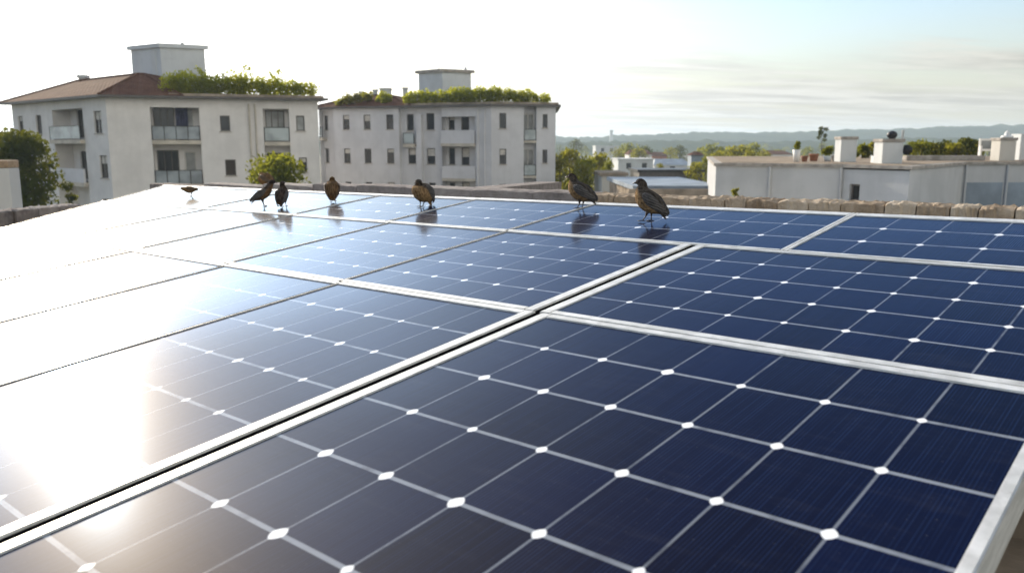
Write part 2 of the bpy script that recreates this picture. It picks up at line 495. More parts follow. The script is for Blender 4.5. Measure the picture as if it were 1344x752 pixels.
class Building:
    def __init__(s, name, loc, label, cat='building', group=None):
        s.o = empty(name, loc, label, cat, group); s.loc = Vector(loc)
        s.wall = bmesh.new()

    def part(s, name, bm, m_, parent=None, smooth=False): return link(name, me_of(bm, name, smooth), m_, parent or s.o)

    def seg(s, a, b, z0, z1, openings=(), inset=.16, frame='frame_dark'):
        """wall from a to b (xy, seen from outside left to right) with real openings
        opening: (u0, u1, z0, z1, kind)"""
        a = Vector(a) - s.loc.xy; b = Vector(b) - s.loc.xy
        z0 -= s.loc.z; z1 -= s.loc.z
        d = b - a; L = d.length; d /= L; nrm = Vector((d.y, -d.x))        # outward, towards the viewer
        ops = [(q[0], q[1], q[2] - s.loc.z, q[3] - s.loc.z, q[4]) for q in openings]
        us = sorted({0, L, *[q[0] for q in ops], *[q[1] for q in ops]}); zs = sorted({z0, z1, *[q[2] for q in ops], *[q[3] for q in ops]})
        W3 = lambda u, z, k=0: Vector((a.x + d.x * u - nrm.x * k, a.y + d.y * u - nrm.y * k, z))
        bm = s.wall
        for i in range(len(us) - 1):
            for j in range(len(zs) - 1):
                um, zm = (us[i] + us[i + 1]) / 2, (zs[j] + zs[j + 1]) / 2
                if any(q[0] < um < q[1] and q[2] < zm < q[3] for q in ops): continue
                bm.faces.new([bm.verts.new(W3(*q)) for q in ((us[i], zs[j]), (us[i + 1], zs[j]), (us[i + 1], zs[j + 1]), (us[i], zs[j + 1]))])
        Mx = Matrix(((d.x, -nrm.x, 0, 0), (d.y, -nrm.y, 0, 0), (0, 0, 1, 0), (0, 0, 0, 1)))
        for (u0, u1, w0, w1, kind) in ops:
            c = [(u0, w0), (u1, w0), (u1, w1), (u0, w1)]
            for p_, q_ in zip(c, c[1:] + c[:1]):
                bm.faces.new([bm.verts.new(v) for v in (W3(*p_), W3(*q_), W3(*q_, inset), W3(*p_, inset))])
            T = Matrix.Translation(W3(0, 0)) @ Mx       # x along wall, y inward, z up
            fb = bmesh.new(); t_ = .07
            x0, x1 = u0 + .004, u1 - .004; y0, y1 = inset - .06, inset + .03; w0_, w1_ = w0 + .004, w1 - .004
            box(fb, x0, x0 + t_, y0, y1, w0_, w1_, T); box(fb, x1 - t_, x1, y0, y1, w0_, w1_, T)
            box(fb, x0 + t_, x1 - t_, y0, y1, w0_, w0_ + t_, T); box(fb, x0 + t_, x1 - t_, y0, y1, w1_ - t_, w1_, T)
            nm = 'balcony_door' if kind.startswith('door') else 'window'
            mull = 2 if (u1 - u0) > 1.3 else 1
            for k in range(1, mull + 1):
                if mull == 1 and (u1 - u0) < .9: break
                xm = x0 + (x1 - x0) * k / (mull + 1)
                box(fb, xm - .03, xm + .03, y0 + .01, y1, w0_ + t_, w1_ - t_, T)
            fo = s.part(nm, fb, M['frame_white'] if 'white' in kind else M[frame])
            pb = bmesh.new()
            box(pb, x0 + t_ * .5, x1 - t_ * .5, inset - .012, inset + .012, w0_ + t_ * .5, w1_ - t_ * .5, T)
            s.part('pane', pb, M['pane_pale'] if 'sheer' in kind else M['pane'], fo)
            if nm == 'window':
                sb = bmesh.new(); box(sb, u0 - .08, u1 + .08, -.07, inset - .065, w0 - .07, w0 + .003, T); s.part('sill', sb, M['sill'], fo)
            if kind == 'win' and random.random() < .35:
                bl = bmesh.new(); hb_ = (w1_ - w0_) * random.uniform(.18, .5)
                box(bl, x0 + t_ * .6, x1 - t_ * .6, inset - .030, inset - .0135, w1_ - t_ - hb_, w1_ - t_ * .6, T); s.part('blind', bl, M['curtain_pale'], fo)
            if 'curtain' in kind:
                cb = bmesh.new(); n_ = 10
                cw_ = .42; xs = [u1 - cw_ + cw_ * k / n_ for k in range(n_ + 1)]
                for k in range(n_): box(cb, xs[k], xs[k + 1] - .002, -.03 - .02 * (k % 2), .03 - .02 * (k % 2), w0 + .05, w1 - .02, T)
                s.part('curtain', cb, M['curtain'])

    def poly(s, pts, z0, z1, ops={}, **k):
        for i, (a, b) in enumerate(zip(pts, pts[1:])): s.seg(a, b, z0, z1, ops.get(i, ()), **k)

    def balcony(s, a, b, depth, z, rail='rail', solid=False, posts=True, h=1.0, thick=.28, panes=2):
        """slab and railing in front of the line a-b (recess back), projecting towards the viewer"""
        a = Vector(a) - s.loc.xy; b = Vector(b) - s.loc.xy; z -= s.loc.z
        d = b - a; L = d.length; d /= L; nrm = Vector((d.y, -d.x))
        T = Matrix.Translation((a.x, a.y, z)) @ Matrix(((d.x, nrm.x, 0, 0), (d.y, nrm.y, 0, 0), (0, 0, 1, 0), (0, 0, 0, 1)))
        bb = bmesh.new(); box(bb, .01, L - .01, .01, depth, -thick, 0, T); ba = s.part('balcony', bb, M['slab'])
        rb = bmesh.new()
        if solid:
            box(rb, .012, L - .012, depth - .14, depth - .004, .002, h, T); s.part('parapet', rb, M['stucco2'], ba)
            return
        w = (L - .1) / panes
        for k in range(panes):
            gb = bmesh.new(); box(gb, .05 + k * w + .03, .05 + (k + 1) * w - .03, depth - .07, depth - .05, .08, h - .05, T)
            s.part('railing_glass', gb, M[rail if k % 2 == 0 or rail == 'rail_dim' else 'rail'], ba)
        box(rb, .015, L - .015, depth - .09, depth - .03, h - .045, h, T)
        for k in range(panes + 1): box(rb, .05 + k * w - .028, .05 + k * w + .028, depth - .085, depth - .035, .002, h - .047, T)
        s.part('railing', rb, M['iron'], ba)

    def finish(s, m_): return s.part('wall', s.wall, m_)


def offset_poly(poly, k):
    n = len(poly); out = []
    for i in range(n):
        a, b, c = Vector(poly[i - 1]), Vector(poly[i]), Vector(poly[(i + 1) % n])
        d1 = (b - a).normalized(); d2 = (c - b).normalized()
        n1_, n2_ = Vector((d1.y, -d1.x)), Vector((d2.y, -d2.x))
        m_ = (n1_ + n2_); m_ = m_ / max(.3, m_.dot(n1_)) if m_.length > 1e-6 else n1_
        out.append(b + m_ * k)
    return out


# ---- left apartment building
# corners in plan, from picture columns at their distances
L1 = XY(20, 69); C1 = XY(143, 58); R1 = XY(419, 62.5)
EV1 = 13.2; F1 = 3.1
dl = (C1 - L1); dr = (R1 - C1)
BL1 = L1 + (R1 - C1) * .8 + Vector((1.0, 3.0)); BR1 = R1 + (L1 - C1) * .55 + Vector((3, 2))
b1 = Building('apartment_building', (C1.x, C1.y, 0), 'white apartment block on the left with brown hip roof, roof hedge and balconies', 'apartment building')


def on(a, b, px):
    """the point of plan line a-b that stands in picture column px"""
    # ray x = k*y
    q = XY(px, 50); k = q.x / q.y
    d_ = b - a
    t_ = (k * a.y - a.x) / (d_.x - k * d_.y)
    return a + d_ * t_


def inward(a, b): d_ = (b - a).normalized(); return Vector((-d_.y, d_.x))


def win(a, b, px0, px1, zc, h, kind='win'):
    L = (b - a).length; u0 = (on(a, b, px0) - a).length; u1 = (on(a, b, px1) - a).length
    return (u0, u1, zc - h / 2, zc + h / 2, kind)


def zrow(py, p_): return ZH(py, p_.y)


inl = inward(L1, C1); inr = inward(C1, R1)
# left facade: wall, projecting strip, recessed balconies, wall to the corner
a0, a1, a2 = L1, on(L1, C1, 72), on(L1, C1, 112)
rec = 1.3
a1i, a2i = a1 + inl * rec, a2 + inl * rec
za, zb = 11.55, 8.45
opsL = [win(a0, a1, 27, 33, za, 1.45), win(a0, a1, 50, 57, za, 1.45), win(a0, a1, 56, 63, zb, 1.6), win(a0, a1, 27, 33, zb, 1.45)]
b1.seg(a0, a1, 0, EV1, opsL)
b1.seg(a1, a1i, 0, EV1); b1.seg(a2i, a2, 0, EV1)
lw_ = (a2i - a1i).length
b1.seg(a1i, a2i, 0, EV1, [(lw_ * .22, lw_ * .80, 10.5, 12.6, 'door'), (lw_ * .22, lw_ * .84, 7.4, 9.5, 'door')])
b1.balcony(a1i, a2i, rec + .35, 10.35, panes=1, rail='rail'); b1.balcony(a1i, a2i, rec + .3, 7.25, solid=True)
b1.seg(a2, C1, 0, EV1, [win(a2, C1, 126, 136, za, 1.55), win(a2, C1, 129, 139, zb, 1.6), win(a2, C1, 129, 139, 5.4, 1.6)])
bb = bmesh.new()
# right facade
c1, c2 = on(C1, R1, 200), on(C1, R1, 264)
c3, c4 = on(C1, R1, 347), on(C1, R1, 381)
b1.seg(C1, c1, 0, EV1)
c1i, c2i = c1 + inr * rec, c2 + inr * rec
b1.seg(c1, c1i, 0, EV1); b1.seg(c2i, c2, 0, EV1)
lw_ = (c2i - c1i).length
b1.seg(c1i, c2i, 0, EV1, [(lw_ * .02, lw_ * .46, 10.5, 12.7, 'door'), (lw_ * .60, lw_ * .86, 10.5, 12.6, 'door_white_sheer'),
                          (lw_ * .04, lw_ * .50, 7.4, 9.6, 'door'), (lw_ * .62, lw_ * .86, 7.4, 9.5, 'door_white_sheer')])
b1.balcony(c1i, c2i, rec + .10, 10.3, panes=4, rail='rail_dim'); b1.balcony(c1i, c2i, rec + .10, 7.2, panes=4, rail='rail_dim')
cbm = bmesh.new()
cu = c1i + (c2i - c1i) * .50; dd_ = (c2i - c1i).normalized()
for k in range(9):
    q = cu + dd_ * (.09 * k) - inr * (.10 + .03 * (k % 2)) - C1
    box(cbm, q.x - .05, q.x + .05, q.y - .03, q.y + .03, 10.4, 12.7)
b1.part('curtain', cbm, M['curtain'])
c3i, c4i = c3 + inr * 1.0, c4 + inr * 1.0
b1.seg(c2, c3, 0, EV1, [win(c2, c3, 290.5, 303.5, 11.5, 1.1), win(c2, c3, 294, 308, 8.35, 1.15)])
b1.seg(c3, c3i, 0, EV1); b1.seg(c4i, c4, 0, EV1)
lw_ = (c4i - c3i).length
b1.seg(c3i, c4i, 0, EV1, [(lw_ * .10, lw_ * .85, 10.4, 12.5, 'door_sheer'), (lw_ * .10, lw_ * .70, 7.3, 9.4, 'door')])
b1.balcony(c3i, c4i, 1.06, 10.2, panes=1, h=1.05); b1.balcony(c3i, c4i, 1.06, 7.1, panes=1, rail='rail_dim')
b1.seg(c4, R1, 0, EV1, [win(c4, R1, 390, 401, 11.55, 1.1, 'win_sheer'), win(c4, R1, 391.5, 402, 8.5, 1.1)])
# loggia ceilings are closed by the eave slab; hidden sides
b1.seg(R1, BR1, 0, EV1); b1.seg(BR1, BL1, 0, EV1); b1.seg(BL1, L1, 0, EV1)
b1.finish(M['stucco'])
# drain pipe and pilaster strip
pb = bmesh.new()
for px in (329, 337):
    q = on(C1, R1, px) - inr * .09 - C1; tube(pb, [(q.x, q.y, 0), (q.x, q.y, EV1 - .3)], .06, 8)
    b1.part('drain_pipe', pb, M['slab']); pb = bmesh.new()
# lintel bands over the loggias
for (p_, q_, k_) in ((c1, c2, inr), (c3, c4, inr), (a1, a2, inl)):
    lb = bmesh.new(); d_ = (q_ - p_).normalized(); L_ = (q_ - p_).length; o_ = p_ + k_ * .02 - C1
    T = Matrix.Translation((o_.x, o_.y, 0)) @ Matrix(((d_.x, k_.x, 0, 0), (d_.y, k_.y, 0, 0), (0, 0, 1, 0), (0, 0, 0, 1)))
    box(lb, .003, L_ - .003, 0, .25, EV1 - .62, EV1 - .004, T); b1.part('lintel', lb, M['stucco'])
foot = [L1, C1, R1, BR1, BL1]
foot_l = [q - C1 for q in foot]
eave = offset_poly(foot_l, .62)
eb = bmesh.new(); prism(eb, eave, EV1, EV1 + .16); b1.part('eaves', eb, M['frame_dark'])
# hip roof over the left part, flat planted deck over the right part


def hip_roof(b, poly, ov, inset, z0, zt, name='roof'):
    rb_ = bmesh.new(); o_ = offset_poly(poly, ov); i_ = offset_poly(poly, -inset); n = len(poly)
    A_ = [rb_.verts.new((*q, z0)) for q in o_]; B_ = [rb_.verts.new((*q, zt)) for q in i_]
    for i in range(n): rb_.faces.new((A_[i], A_[(i + 1) % n], B_[(i + 1) % n], B_[i]))
    rb_.faces.new(B_); rb_.faces.new(A_[::-1])
    r_ = b.part(name, rb_, M['tiles'])
    for i in range(n):
        kb = bmesh.new(); tube(kb, [(*i_[i], zt + .03), (*i_[(i + 1) % n], zt + .03)], .085, 6)
        tube(kb, [(*o_[i], z0 + .03), (*i_[i], zt + .03)], .075, 6)
        b.part('ridge_cap', kb, M['tiles'], r_)
    return r_


S1 = on(C1, R1, 236) - C1; SB1 = foot_l[4] + (foot_l[3] - foot_l[4]) * .55
b1.roof = hip_roof(b1, [foot_l[0], foot_l[1], S1, SB1, foot_l[4]], .64, 3.3, EV1 + .162, EV1 + 1.85)
fbm = bmesh.new(); prism(fbm, offset_poly([S1, foot_l[2], foot_l[3], SB1], .35), EV1 + .17, EV1 + .34); b1.part('flat_roof', fbm, M['roofdeck'])
# stair tower on the roof
TL, TC, TR = XY(181, 66.5), XY(219, 64.5), XY(276, 66.0)


def tower(b, TL, TC, TR, z0, z1, parent):
    TB = TL + TR - TC
    o_ = b.loc.xy
    tb = bmesh.new(); prism(tb, [q - o_ for q in (TL, TC, TR, TB)], z0, z1)
    tw = b.part('stair_tower', tb, M['tower'], parent)
    return tw, TB


tw, TB = tower(b1, TL, TC, TR, EV1 + .3, 17.25, b1.o)
sl = bmesh.new(); prism(sl, offset_poly([q - C1 for q in (TL, TC, TR, TB)], .16), 17.252, 17.55); b1.part('roof_slab', sl, M['tower'], tw)
dp = bmesh.new(); q = on(TL, TC, 208) - C1; q2 = on(TL, TC, 213) - C1
dn = inward(TL, TC) * -.05
prism(dp, [q + dn, q2 + dn, q2 - dn * .5, q - dn * .5], 15.0, 17.1); b1.part('door_panel', dp, M['palegrey'], tw)
vb = bmesh.new()
for px, h_ in ((248, .35), (232, .2)):
    q = XY(px, 67) - C1; tube(vb, [(q.x, q.y, 17.552), (q.x, q.y, 17.552 + h_)], .13, 8)
b1.part('vent_pipe', vb, M['steel'], tw)
# chimney on the left slope
q = XY(117, 69) - C1; ch = bmesh.new(); box(ch, q.x - .28, q.x + .28, q.y - .28, q.y + .28, EV1 + .6, ZH(103, 69)); box(ch, q.x - .36, q.x + .36, q.y - .36, q.y + .36, ZH(103, 69), ZH(99, 69))
b1.part('chimney', ch, M['palegrey'], b1.roof)

# roof hedge of the left building
def hq(a, b, px, z, h, k=.35): q = on(a, b, px) + inward(a, b) * k; return (q.x, q.y, z, h)


hedge('rooftop_hedge', [hq(C1, R1, 224, EV1 + .75, 1.0), hq(C1, R1, 236, EV1 + .34, 1.5), hq(C1, R1, 290, EV1 + .34, 1.45), hq(C1, R1, 350, EV1 + .34, 1.3), hq(C1, R1, 417, EV1 + .34, .85)], 1, 'long shaggy green hedge along the flat roof of the left apartment block', 21, 11500, .10, depth=.8, tuft=.05)

# ---- right apartment building
L2, C2, R2 = XY(420, 80), XY(645, 73.5), XY(729, 74.6)
EV2 = 13.3
b2 = Building('apartment_building', (C2.x, C2.y, 0), 'greyish white apartment block in the centre with smaller windows and hedges on its roof', 'apartment building')
in2 = inward(L2, C2); in3 = inward(C2, R2)
BL2 = L2 + Vector((3, 12)); BR2 = R2 + Vector((.45, 14))
zA, zB, zC = 12.05, 8.95, 5.85
# left facade of bays: columns of the picture, with recess depth
g0, g1, g2, g3 = on(L2, C2, 439), on(L2, C2, 524), on(L2, C2, 580), on(L2, C2, 624)
rc = .9
def wins(a, b, cols, kind='win', zz=(zA, zB, zC), h=1.35):
    return [win(a, b, x0, x1, z, h, kind) for (x0, x1) in cols for z in zz]
s0a, s0b = L2 + in2 * .7, g0 + in2 * .7
b2.seg(s0a, s0b, 0, EV2, wins(s0a, s0b, [(421, 424.5), (427, 431.5)]))
b2.seg(s0b, g0, 0, EV2)
b2.balcony(s0a, on(s0a, s0b, 430), .8, 10.7 - .05, panes=1)
b2.seg(g0, g1, 0, EV2, wins(g0, g1, [(451, 459.5), (478, 487), (507.5, 517)]))
g1i, g2i = g1 + in2 * .45, g2 + in2 * .45
b2.seg(g1, g1i, 0, EV2); b2.seg(g2i, g2, 0, EV2)
b2.seg(g1i, g2i, 0, EV2, [win(g1i, g2i, 534.5, 543.5, 12.0, 1.5), win(g1i, g2i, 535.5, 545.5, zB, 1.4), win(g1i, g2i, 560, 570.5, zA, 1.5), win(g1i, g2i, 560, 571, zB, 1.45), win(g1i, g2i, 562, 571, zC, 1.4)])
b2.balcony(on(g1i, g2i, 532), on(g1i, g2i, 547), .5, 10.05, panes=1, h=1.0)
q_ = on(g1i, g2i, 549.5); sb = bmesh.new()
T = Matrix.Translation((*(q_ - C2), 0)) @ Matrix((((g2 - g1).normalized().x, -in2.x, 0, 0), ((g2 - g1).normalized().y, -in2.y, 0, 0), (0, 0, 1, 0), (0, 0, 0, 1)))
box(sb, 0, .5, .003, .42, 0, EV2 - .6, T); b2.part('pilaster', sb, M['stucco2'])
g2o, g3i = g2 + in2 * rc, g3 + in2 * rc
b2.seg(g2, g2o, 0, EV2); b2.seg(g3i, g3, 0, EV2)
b2.seg(g2o, g3i, 0, EV2, [win(g2o, g3i, 589, 597, z, 1.5) for z in (zA, zB, zC)] + [win(g2o, g3i, 605.5, 616, z, 1.6) for z in (zA, zB, zC)])
b2.balcony(g2o, g3i, rc + .25, 10.1, solid=True, h=1.15, thick=.25); b2.balcony(g2o, g3i, rc + .10, 7.0, solid=True, h=1.1, thick=.25)
lb = bmesh.new(); T = Matrix.Translation((*(g2 - C2), 0)) @ Matrix(((-in2.y * -1, -in2.x, 0, 0), (in2.x * -1, -in2.y, 0, 0), (0, 0, 1, 0), (0, 0, 0, 1)))
dX = (g3 - g2).normalized(); T = Matrix.Translation((*(g2 - C2), 0)) @ Matrix(((dX.x, in2.x, 0, 0), (dX.y, in2.y, 0, 0), (0, 0, 1, 0), (0, 0, 0, 1)))
box(lb, .003, (g3 - g2).length - .003, .02, rc - .01, EV2 - .85, EV2 - .004, T); b2.part('lintel', lb, M['stucco2'])
b2.seg(g3, C2, 0, EV2)
pbm = bmesh.new()
for px, w_ in ((627, .10), (636, .07)):
    q = on(L2, C2, px) - in2 * .06 - C2; tube(pbm, [(q.x, q.y, 0), (q.x, q.y, EV2 - .2)], w_, 8)
    b2.part('drain_pipe', pbm, M['stucco2']); pbm = bmesh.new()
h0, h1 = on(C2, R2, 687.5), on(C2, R2, 704)
b2.seg(C2, h0, 0, EV2, wins(C2, h0, [(655.5, 664.5)]))
h0i, h1i = h0 + in3 * .8, h1 + in3 * .8
b2.seg(h0, h0i, 0, EV2); b2.seg(h1i, h1, 0, EV2)
lw_ = (h1i - h0i).length
b2.seg(h0i, h1i, 0, EV2, [(.04, lw_ - .06, z, z + 2.1, 'door_white_sheer') for z in (10.6, 7.5)])
b2.balcony(h0i, h1i, .82, 10.35, panes=1, thick=.2); b2.balcony(h0i, h1i, .82, 7.25, panes=1, thick=.2)
b2.seg(h1, R2, 0, EV2, [win(h1, R2, 712, 718.5, z, 1.2) for z in (zA, zB, zC)])
b2.seg(R2, BR2, 0, EV2); b2.seg(BR2, BL2, 0, EV2); b2.seg(BL2, L2, 0, EV2); b2.seg(L2, s0a, 0, EV2)
b2.finish(M['stucco2'])
f2 = [q - C2 for q in (L2, C2, R2, BR2, BL2)]
eb = bmesh.new(); prism(eb, offset_poly(f2, .45), EV2, EV2 + .18); b2.part('eaves', eb, M['frame_dark'])
S2 = on(L2, C2, 536) - C2; SB2 = f2[4] + (f2[3] - f2[4]) * .42
b2.roof = hip_roof(b2, [f2[0], S2, SB2, f2[4]], .46, 3.0, EV2 + .182, EV2 + 1.35)
fbm = bmesh.new(); prism(fbm, offset_poly([S2, f2[1], f2[2], f2[3], SB2], .25), EV2 + .19, EV2 + .36); b2.part('flat_roof', fbm, M['roofdeck'])
T2L, T2C, T2R = XY(551, 81), XY(582, 79), XY(619, 80.5)
tw2, T2B = tower(b2, T2L, T2C, T2R, EV2 + .3, ZH(96, 80), b2.o)
sl = bmesh.new(); prism(sl, offset_poly([q - C2 for q in (T2L, T2C, T2R, T2B)], .2), ZH(96, 80) + .002, ZH(92, 80)); b2.part('roof_slab', sl, M['cap'], tw2)
vb = bmesh.new()
for px, h_ in ((612, .3), (577, .2)):
    q = XY(px, 81) - C2; tube(vb, [(q.x, q.y, ZH(92, 80) + .002), (q.x, q.y, ZH(92, 80) + h_)], .12, 8)
b2.part('vent_pipe', vb, M['steel'], tw2)
for px, pt, pbt, w_ in ((476, 121, 130, .16), (494.5, 118.5, 130, .2), (508, 117, 124, .5), (533.5, 116, 124, .22)):
    y_ = 81.5; q = XY(px, y_) - C2; c_ = bmesh.new(); z1_ = ZH(pt, y_)
    box(c_, q.x - w_, q.x + w_, q.y - w_, q.y + w_, EV2 + .5, z1_ - .1); box(c_, q.x - w_ - .07, q.x + w_ + .07, q.y - w_ - .07, q.y + w_ + .07, z1_ - .098, z1_ + .06)
    b2.part('chimney', c_, M['palegrey'], b2.roof)
# guard rail on the right part of the roof
gr_ = bmesh.new(); qa, qb = P(684, 126, 76.5) - Vector((C2.x, C2.y, 0)), P(713, 127.5, 77) - Vector((C2.x, C2.y, 0))
for k in (0, .45): tube(gr_, [qa - Vector((0, 0, k)), qb - Vector((0, 0, k))], .025, 6)
for f in (0, .33, .66, 1):
    q = qa.lerp(qb, f); tube(gr_, [q - Vector((0, 0, 1.2)), q], .025, 6)
b2.part('guard_rail', gr_, M['steel'], b2.roof)
zd = EV2 + .36
hedge('rooftop_hedge', [hq(L2, C2, 528, zd, .9), hq(L2, C2, 545, zd, 1.1), hq(L2, C2, 580, zd, 1.0), hq(L2, C2, 622, zd, 1.25)], 1, 'rounded green hedge below the stair tower on the central block roof', 31, 5400, .11, depth=.7)
hedge('rooftop_hedge', [hq(L2, C2, 626, zd, 1.3), hq(L2, C2, 643, zd, 1.2), hq(C2, R2, 660, zd, 1.1), hq(C2, R2, 690, zd, 1.0), hq(C2, R2, 722, zd, .6)], 1, 'hedge tapering to the right corner of the central block roof', 33, 5400, .11, depth=.7)
hedge('rooftop_hedge', [hq(L2, C2, 440, EV2 + .3, .5), hq(L2, C2, 462, EV2 + .55, .8), hq(L2, C2, 482, EV2 + .9, .6, 1.2)], 1, 'low yellow-green hedge at the left end of the central block roof', 35, 2200, .11, 'leaf_yellow', depth=1.2)
hedge('rooftop_hedge', [hq(L2, C2, 491, EV2 + .5, .9, 1.0), hq(L2, C2, 506, EV2 + .5, .9, 1.0)], 1, 'small dark bush on the tiles between chimneys and hedges of the central block', 37, 1400, .11, depth=1.0)

# antenna mast behind the left block
q = XY(423, 90); bm = bmesh.new(); tube(bm, [(0, 0, 0), (0, 0, ZH(84, 90))], [.07, .03], 8)
for dz, w_ in ((.3, .5), (.7, .4), (1.1, .3)): tube(bm, [(-w_, 0, ZH(84, 90) - dz), (w_, 0, ZH(84, 90) - dz)], .02, 5)
o = link('antenna_mast', me_of(bm, 'antenna_mast'), M['steel']); o.location = (q.x, q.y, 0); tag(o, 'thin grey antenna mast rising in the gap between the two apartment blocks', 'antenna')

# ---- trees near the blocks
q = P(22, 190, 40); tree('broadleaf_tree', (q.x, q.y, 0), ZH(168, 40), 4.7, 'dense dark green tree at the left edge beside the left apartment block', 'tree', M['leaf_dark'], 12000, .12, 41, clumps=36, crown_from=.2)
q = P(85, 190, 44); tree('round_bush', (q.x, q.y, 0), ZH(238, 44), 1.7, 'small dark bush low against the left facade of the left block', 'bush', M['leaf_dark'], 1500, .10, 43, clumps=10, crown_from=.3)
q = P(362, 190, 42); tree('leafy_tree', (q.x, q.y, 0), ZH(200, 42), 4.3, 'bright green loose-leaved tree in front of the left block, behind the birds', 'tree', M['leaf_mid'], 4500, .13, 45, clumps=20, crown_from=.55)

# ------------------------------------------------------------------ our own roof and the solar array
PA = Vector((0.6510112, 0.7498277, 0.11807966)); PB = Vector((0.7540820, -0.6566625, 0.01243155)); PN = PB.cross(PA).normalized()
if PN.z < 0: PN = -PN
PB = PA.cross(PN).normalized()
if PB.x < 0: PB = -PB
U = 0.6                                # metres per unit of the layout below; the lens is one unit above the glass
O3 = Vector((0, 0, EYE)) - PN * U
def PL(b, a, n=0.0): return O3 + PB * (b * U) + PA * (a * U) + PN * n      # layout units; n in metres
MB3 = Matrix((PB, PA, PN)).transposed().to_4x4()

rbm = bmesh.new()
hz_ = 8.62
own = [PL(-10.75, -3), PL(1.6, -3), PL(1.6, 5.75), PL(-10.9, 5.75)]
prism(rbm, [(q.x, q.y) for q in own], 0, hz_)
tag(link('rooftop_building', me_of(rbm, 'rooftop_building'), M['roofdeck']), 'tan flat-roofed building that carries the solar array', 'building')


def panel(b0, b1, a0, a1, nu, nv, label, fw=(.035, .035, .024, .024), gap=(.009, .009, .0015, .0015), skew=0.0, grp='solar panels of the array'):
    """a framed module between layout lines b0..b1 and a0..a1; fw/gap: left, right, near, far in metres"""
    x0, x1 = b0 * U + gap[0], b1 * U - gap[1]; y0, y1 = a0 * U + gap[2], a1 * U - gap[3]
    o = empty('solar_panel', PL(b0, a0), label, 'solar panel', grp)
    rp_ = random.Random(label)
    o.matrix_world = Matrix.Translation(PL(b0, a0)) @ MB3 @ Matrix.Rotation(R(rp_.uniform(-.09, .09)), 4, 'X') @ Matrix.Rotation(R(rp_.uniform(-.09, .09)), 4, 'Y')     # never perfectly level with its neighbours
    X = x1 - x0; Y = y1 - y0; ox, oy = gap[0], gap[2]
    sk = lambda x, y: x + skew * U * (1 - x / X) * (y / Y) * (1 if skew else 0)      # only the left edge leans
    l, r_, n_, f_ = fw
    def bar(bm, q, z0, z1):
        lo = [bm.verts.new((sk(x, y) + ox, y + oy, z0)) for x, y in q]; hi = [bm.verts.new((sk(x, y) + ox, y + oy, z1)) for x, y in q]
        fs = [bm.faces.new(hi), bm.faces.new(lo[::-1])] + [bm.faces.new((lo[i], lo[(i + 1) % 4], hi[(i + 1) % 4], hi[i])) for i in range(4)]
        es = list({e for f in fs[:1] for e in f.edges})
        bmesh.ops.bevel(bm, geom=es, offset=.0022, segments=2, affect='EDGES')
    fb = bmesh.new(); zt_ = .0035
    bar(fb, [(0, 0), (l, 0), (l, Y), (0, Y)], -.062, zt_); bar(fb, [(X - r_, 0), (X, 0), (X, Y), (X - r_, Y)], -.062, zt_)
    bar(fb, [(l + .0004, 0), (X - r_ - .0004, 0), (X - r_ - .0004, n_), (l + .0004, n_)], -.062, zt_)
    bar(fb, [(l + .0004, Y - f_), (X - r_ - .0004, Y - f_), (X - r_ - .0004, Y), (l + .0004, Y)], -.062, zt_)
    link('frame', me_of(fb, 'frame'), M['alu'], o)
    gb = bmesh.new(); uvl = gb.loops.layers.uv.new('cells')
    gx0, gx1, gy0, gy1 = l - .004, X - r_ + .004, n_ - .004, Y - f_ + .004
    NX, NY = 6, 6
    grid = [[gb.verts.new((sk(gx0 + (gx1 - gx0) * i / NX, gy0 + (gy1 - gy0) * j / NY) + ox, gy0 + (gy1 - gy0) * j / NY + oy, 0)) for j in range(NY + 1)] for i in range(NX + 1)]
    for i in range(NX):
        for j in range(NY):
            f = gb.faces.new((grid[i][j], grid[i + 1][j], grid[i + 1][j + 1], grid[i][j + 1])); f.smooth = True
            for lp, (ii, jj) in zip(f.loops, ((i, j), (i + 1, j), (i + 1, j + 1), (i, j + 1))):
                # cells begin just inside the frame: whole numbers away from the rim by a small margin
                mg = .05
                lp[uvl].uv = (mg + (nu - 2 * mg) * ii / NX, mg + (nv - 2 * mg) * jj / NY)
    bk = [gb.verts.new((v.co.x, v.co.y, -.008)) for v in (grid[0][0], grid[NX][0], grid[NX][NY], grid[0][NY])]
    gb.faces.new(bk[::-1])
    link('cell_glass', me_of(gb, 'cell_glass'), M['cells'], o)
    return o


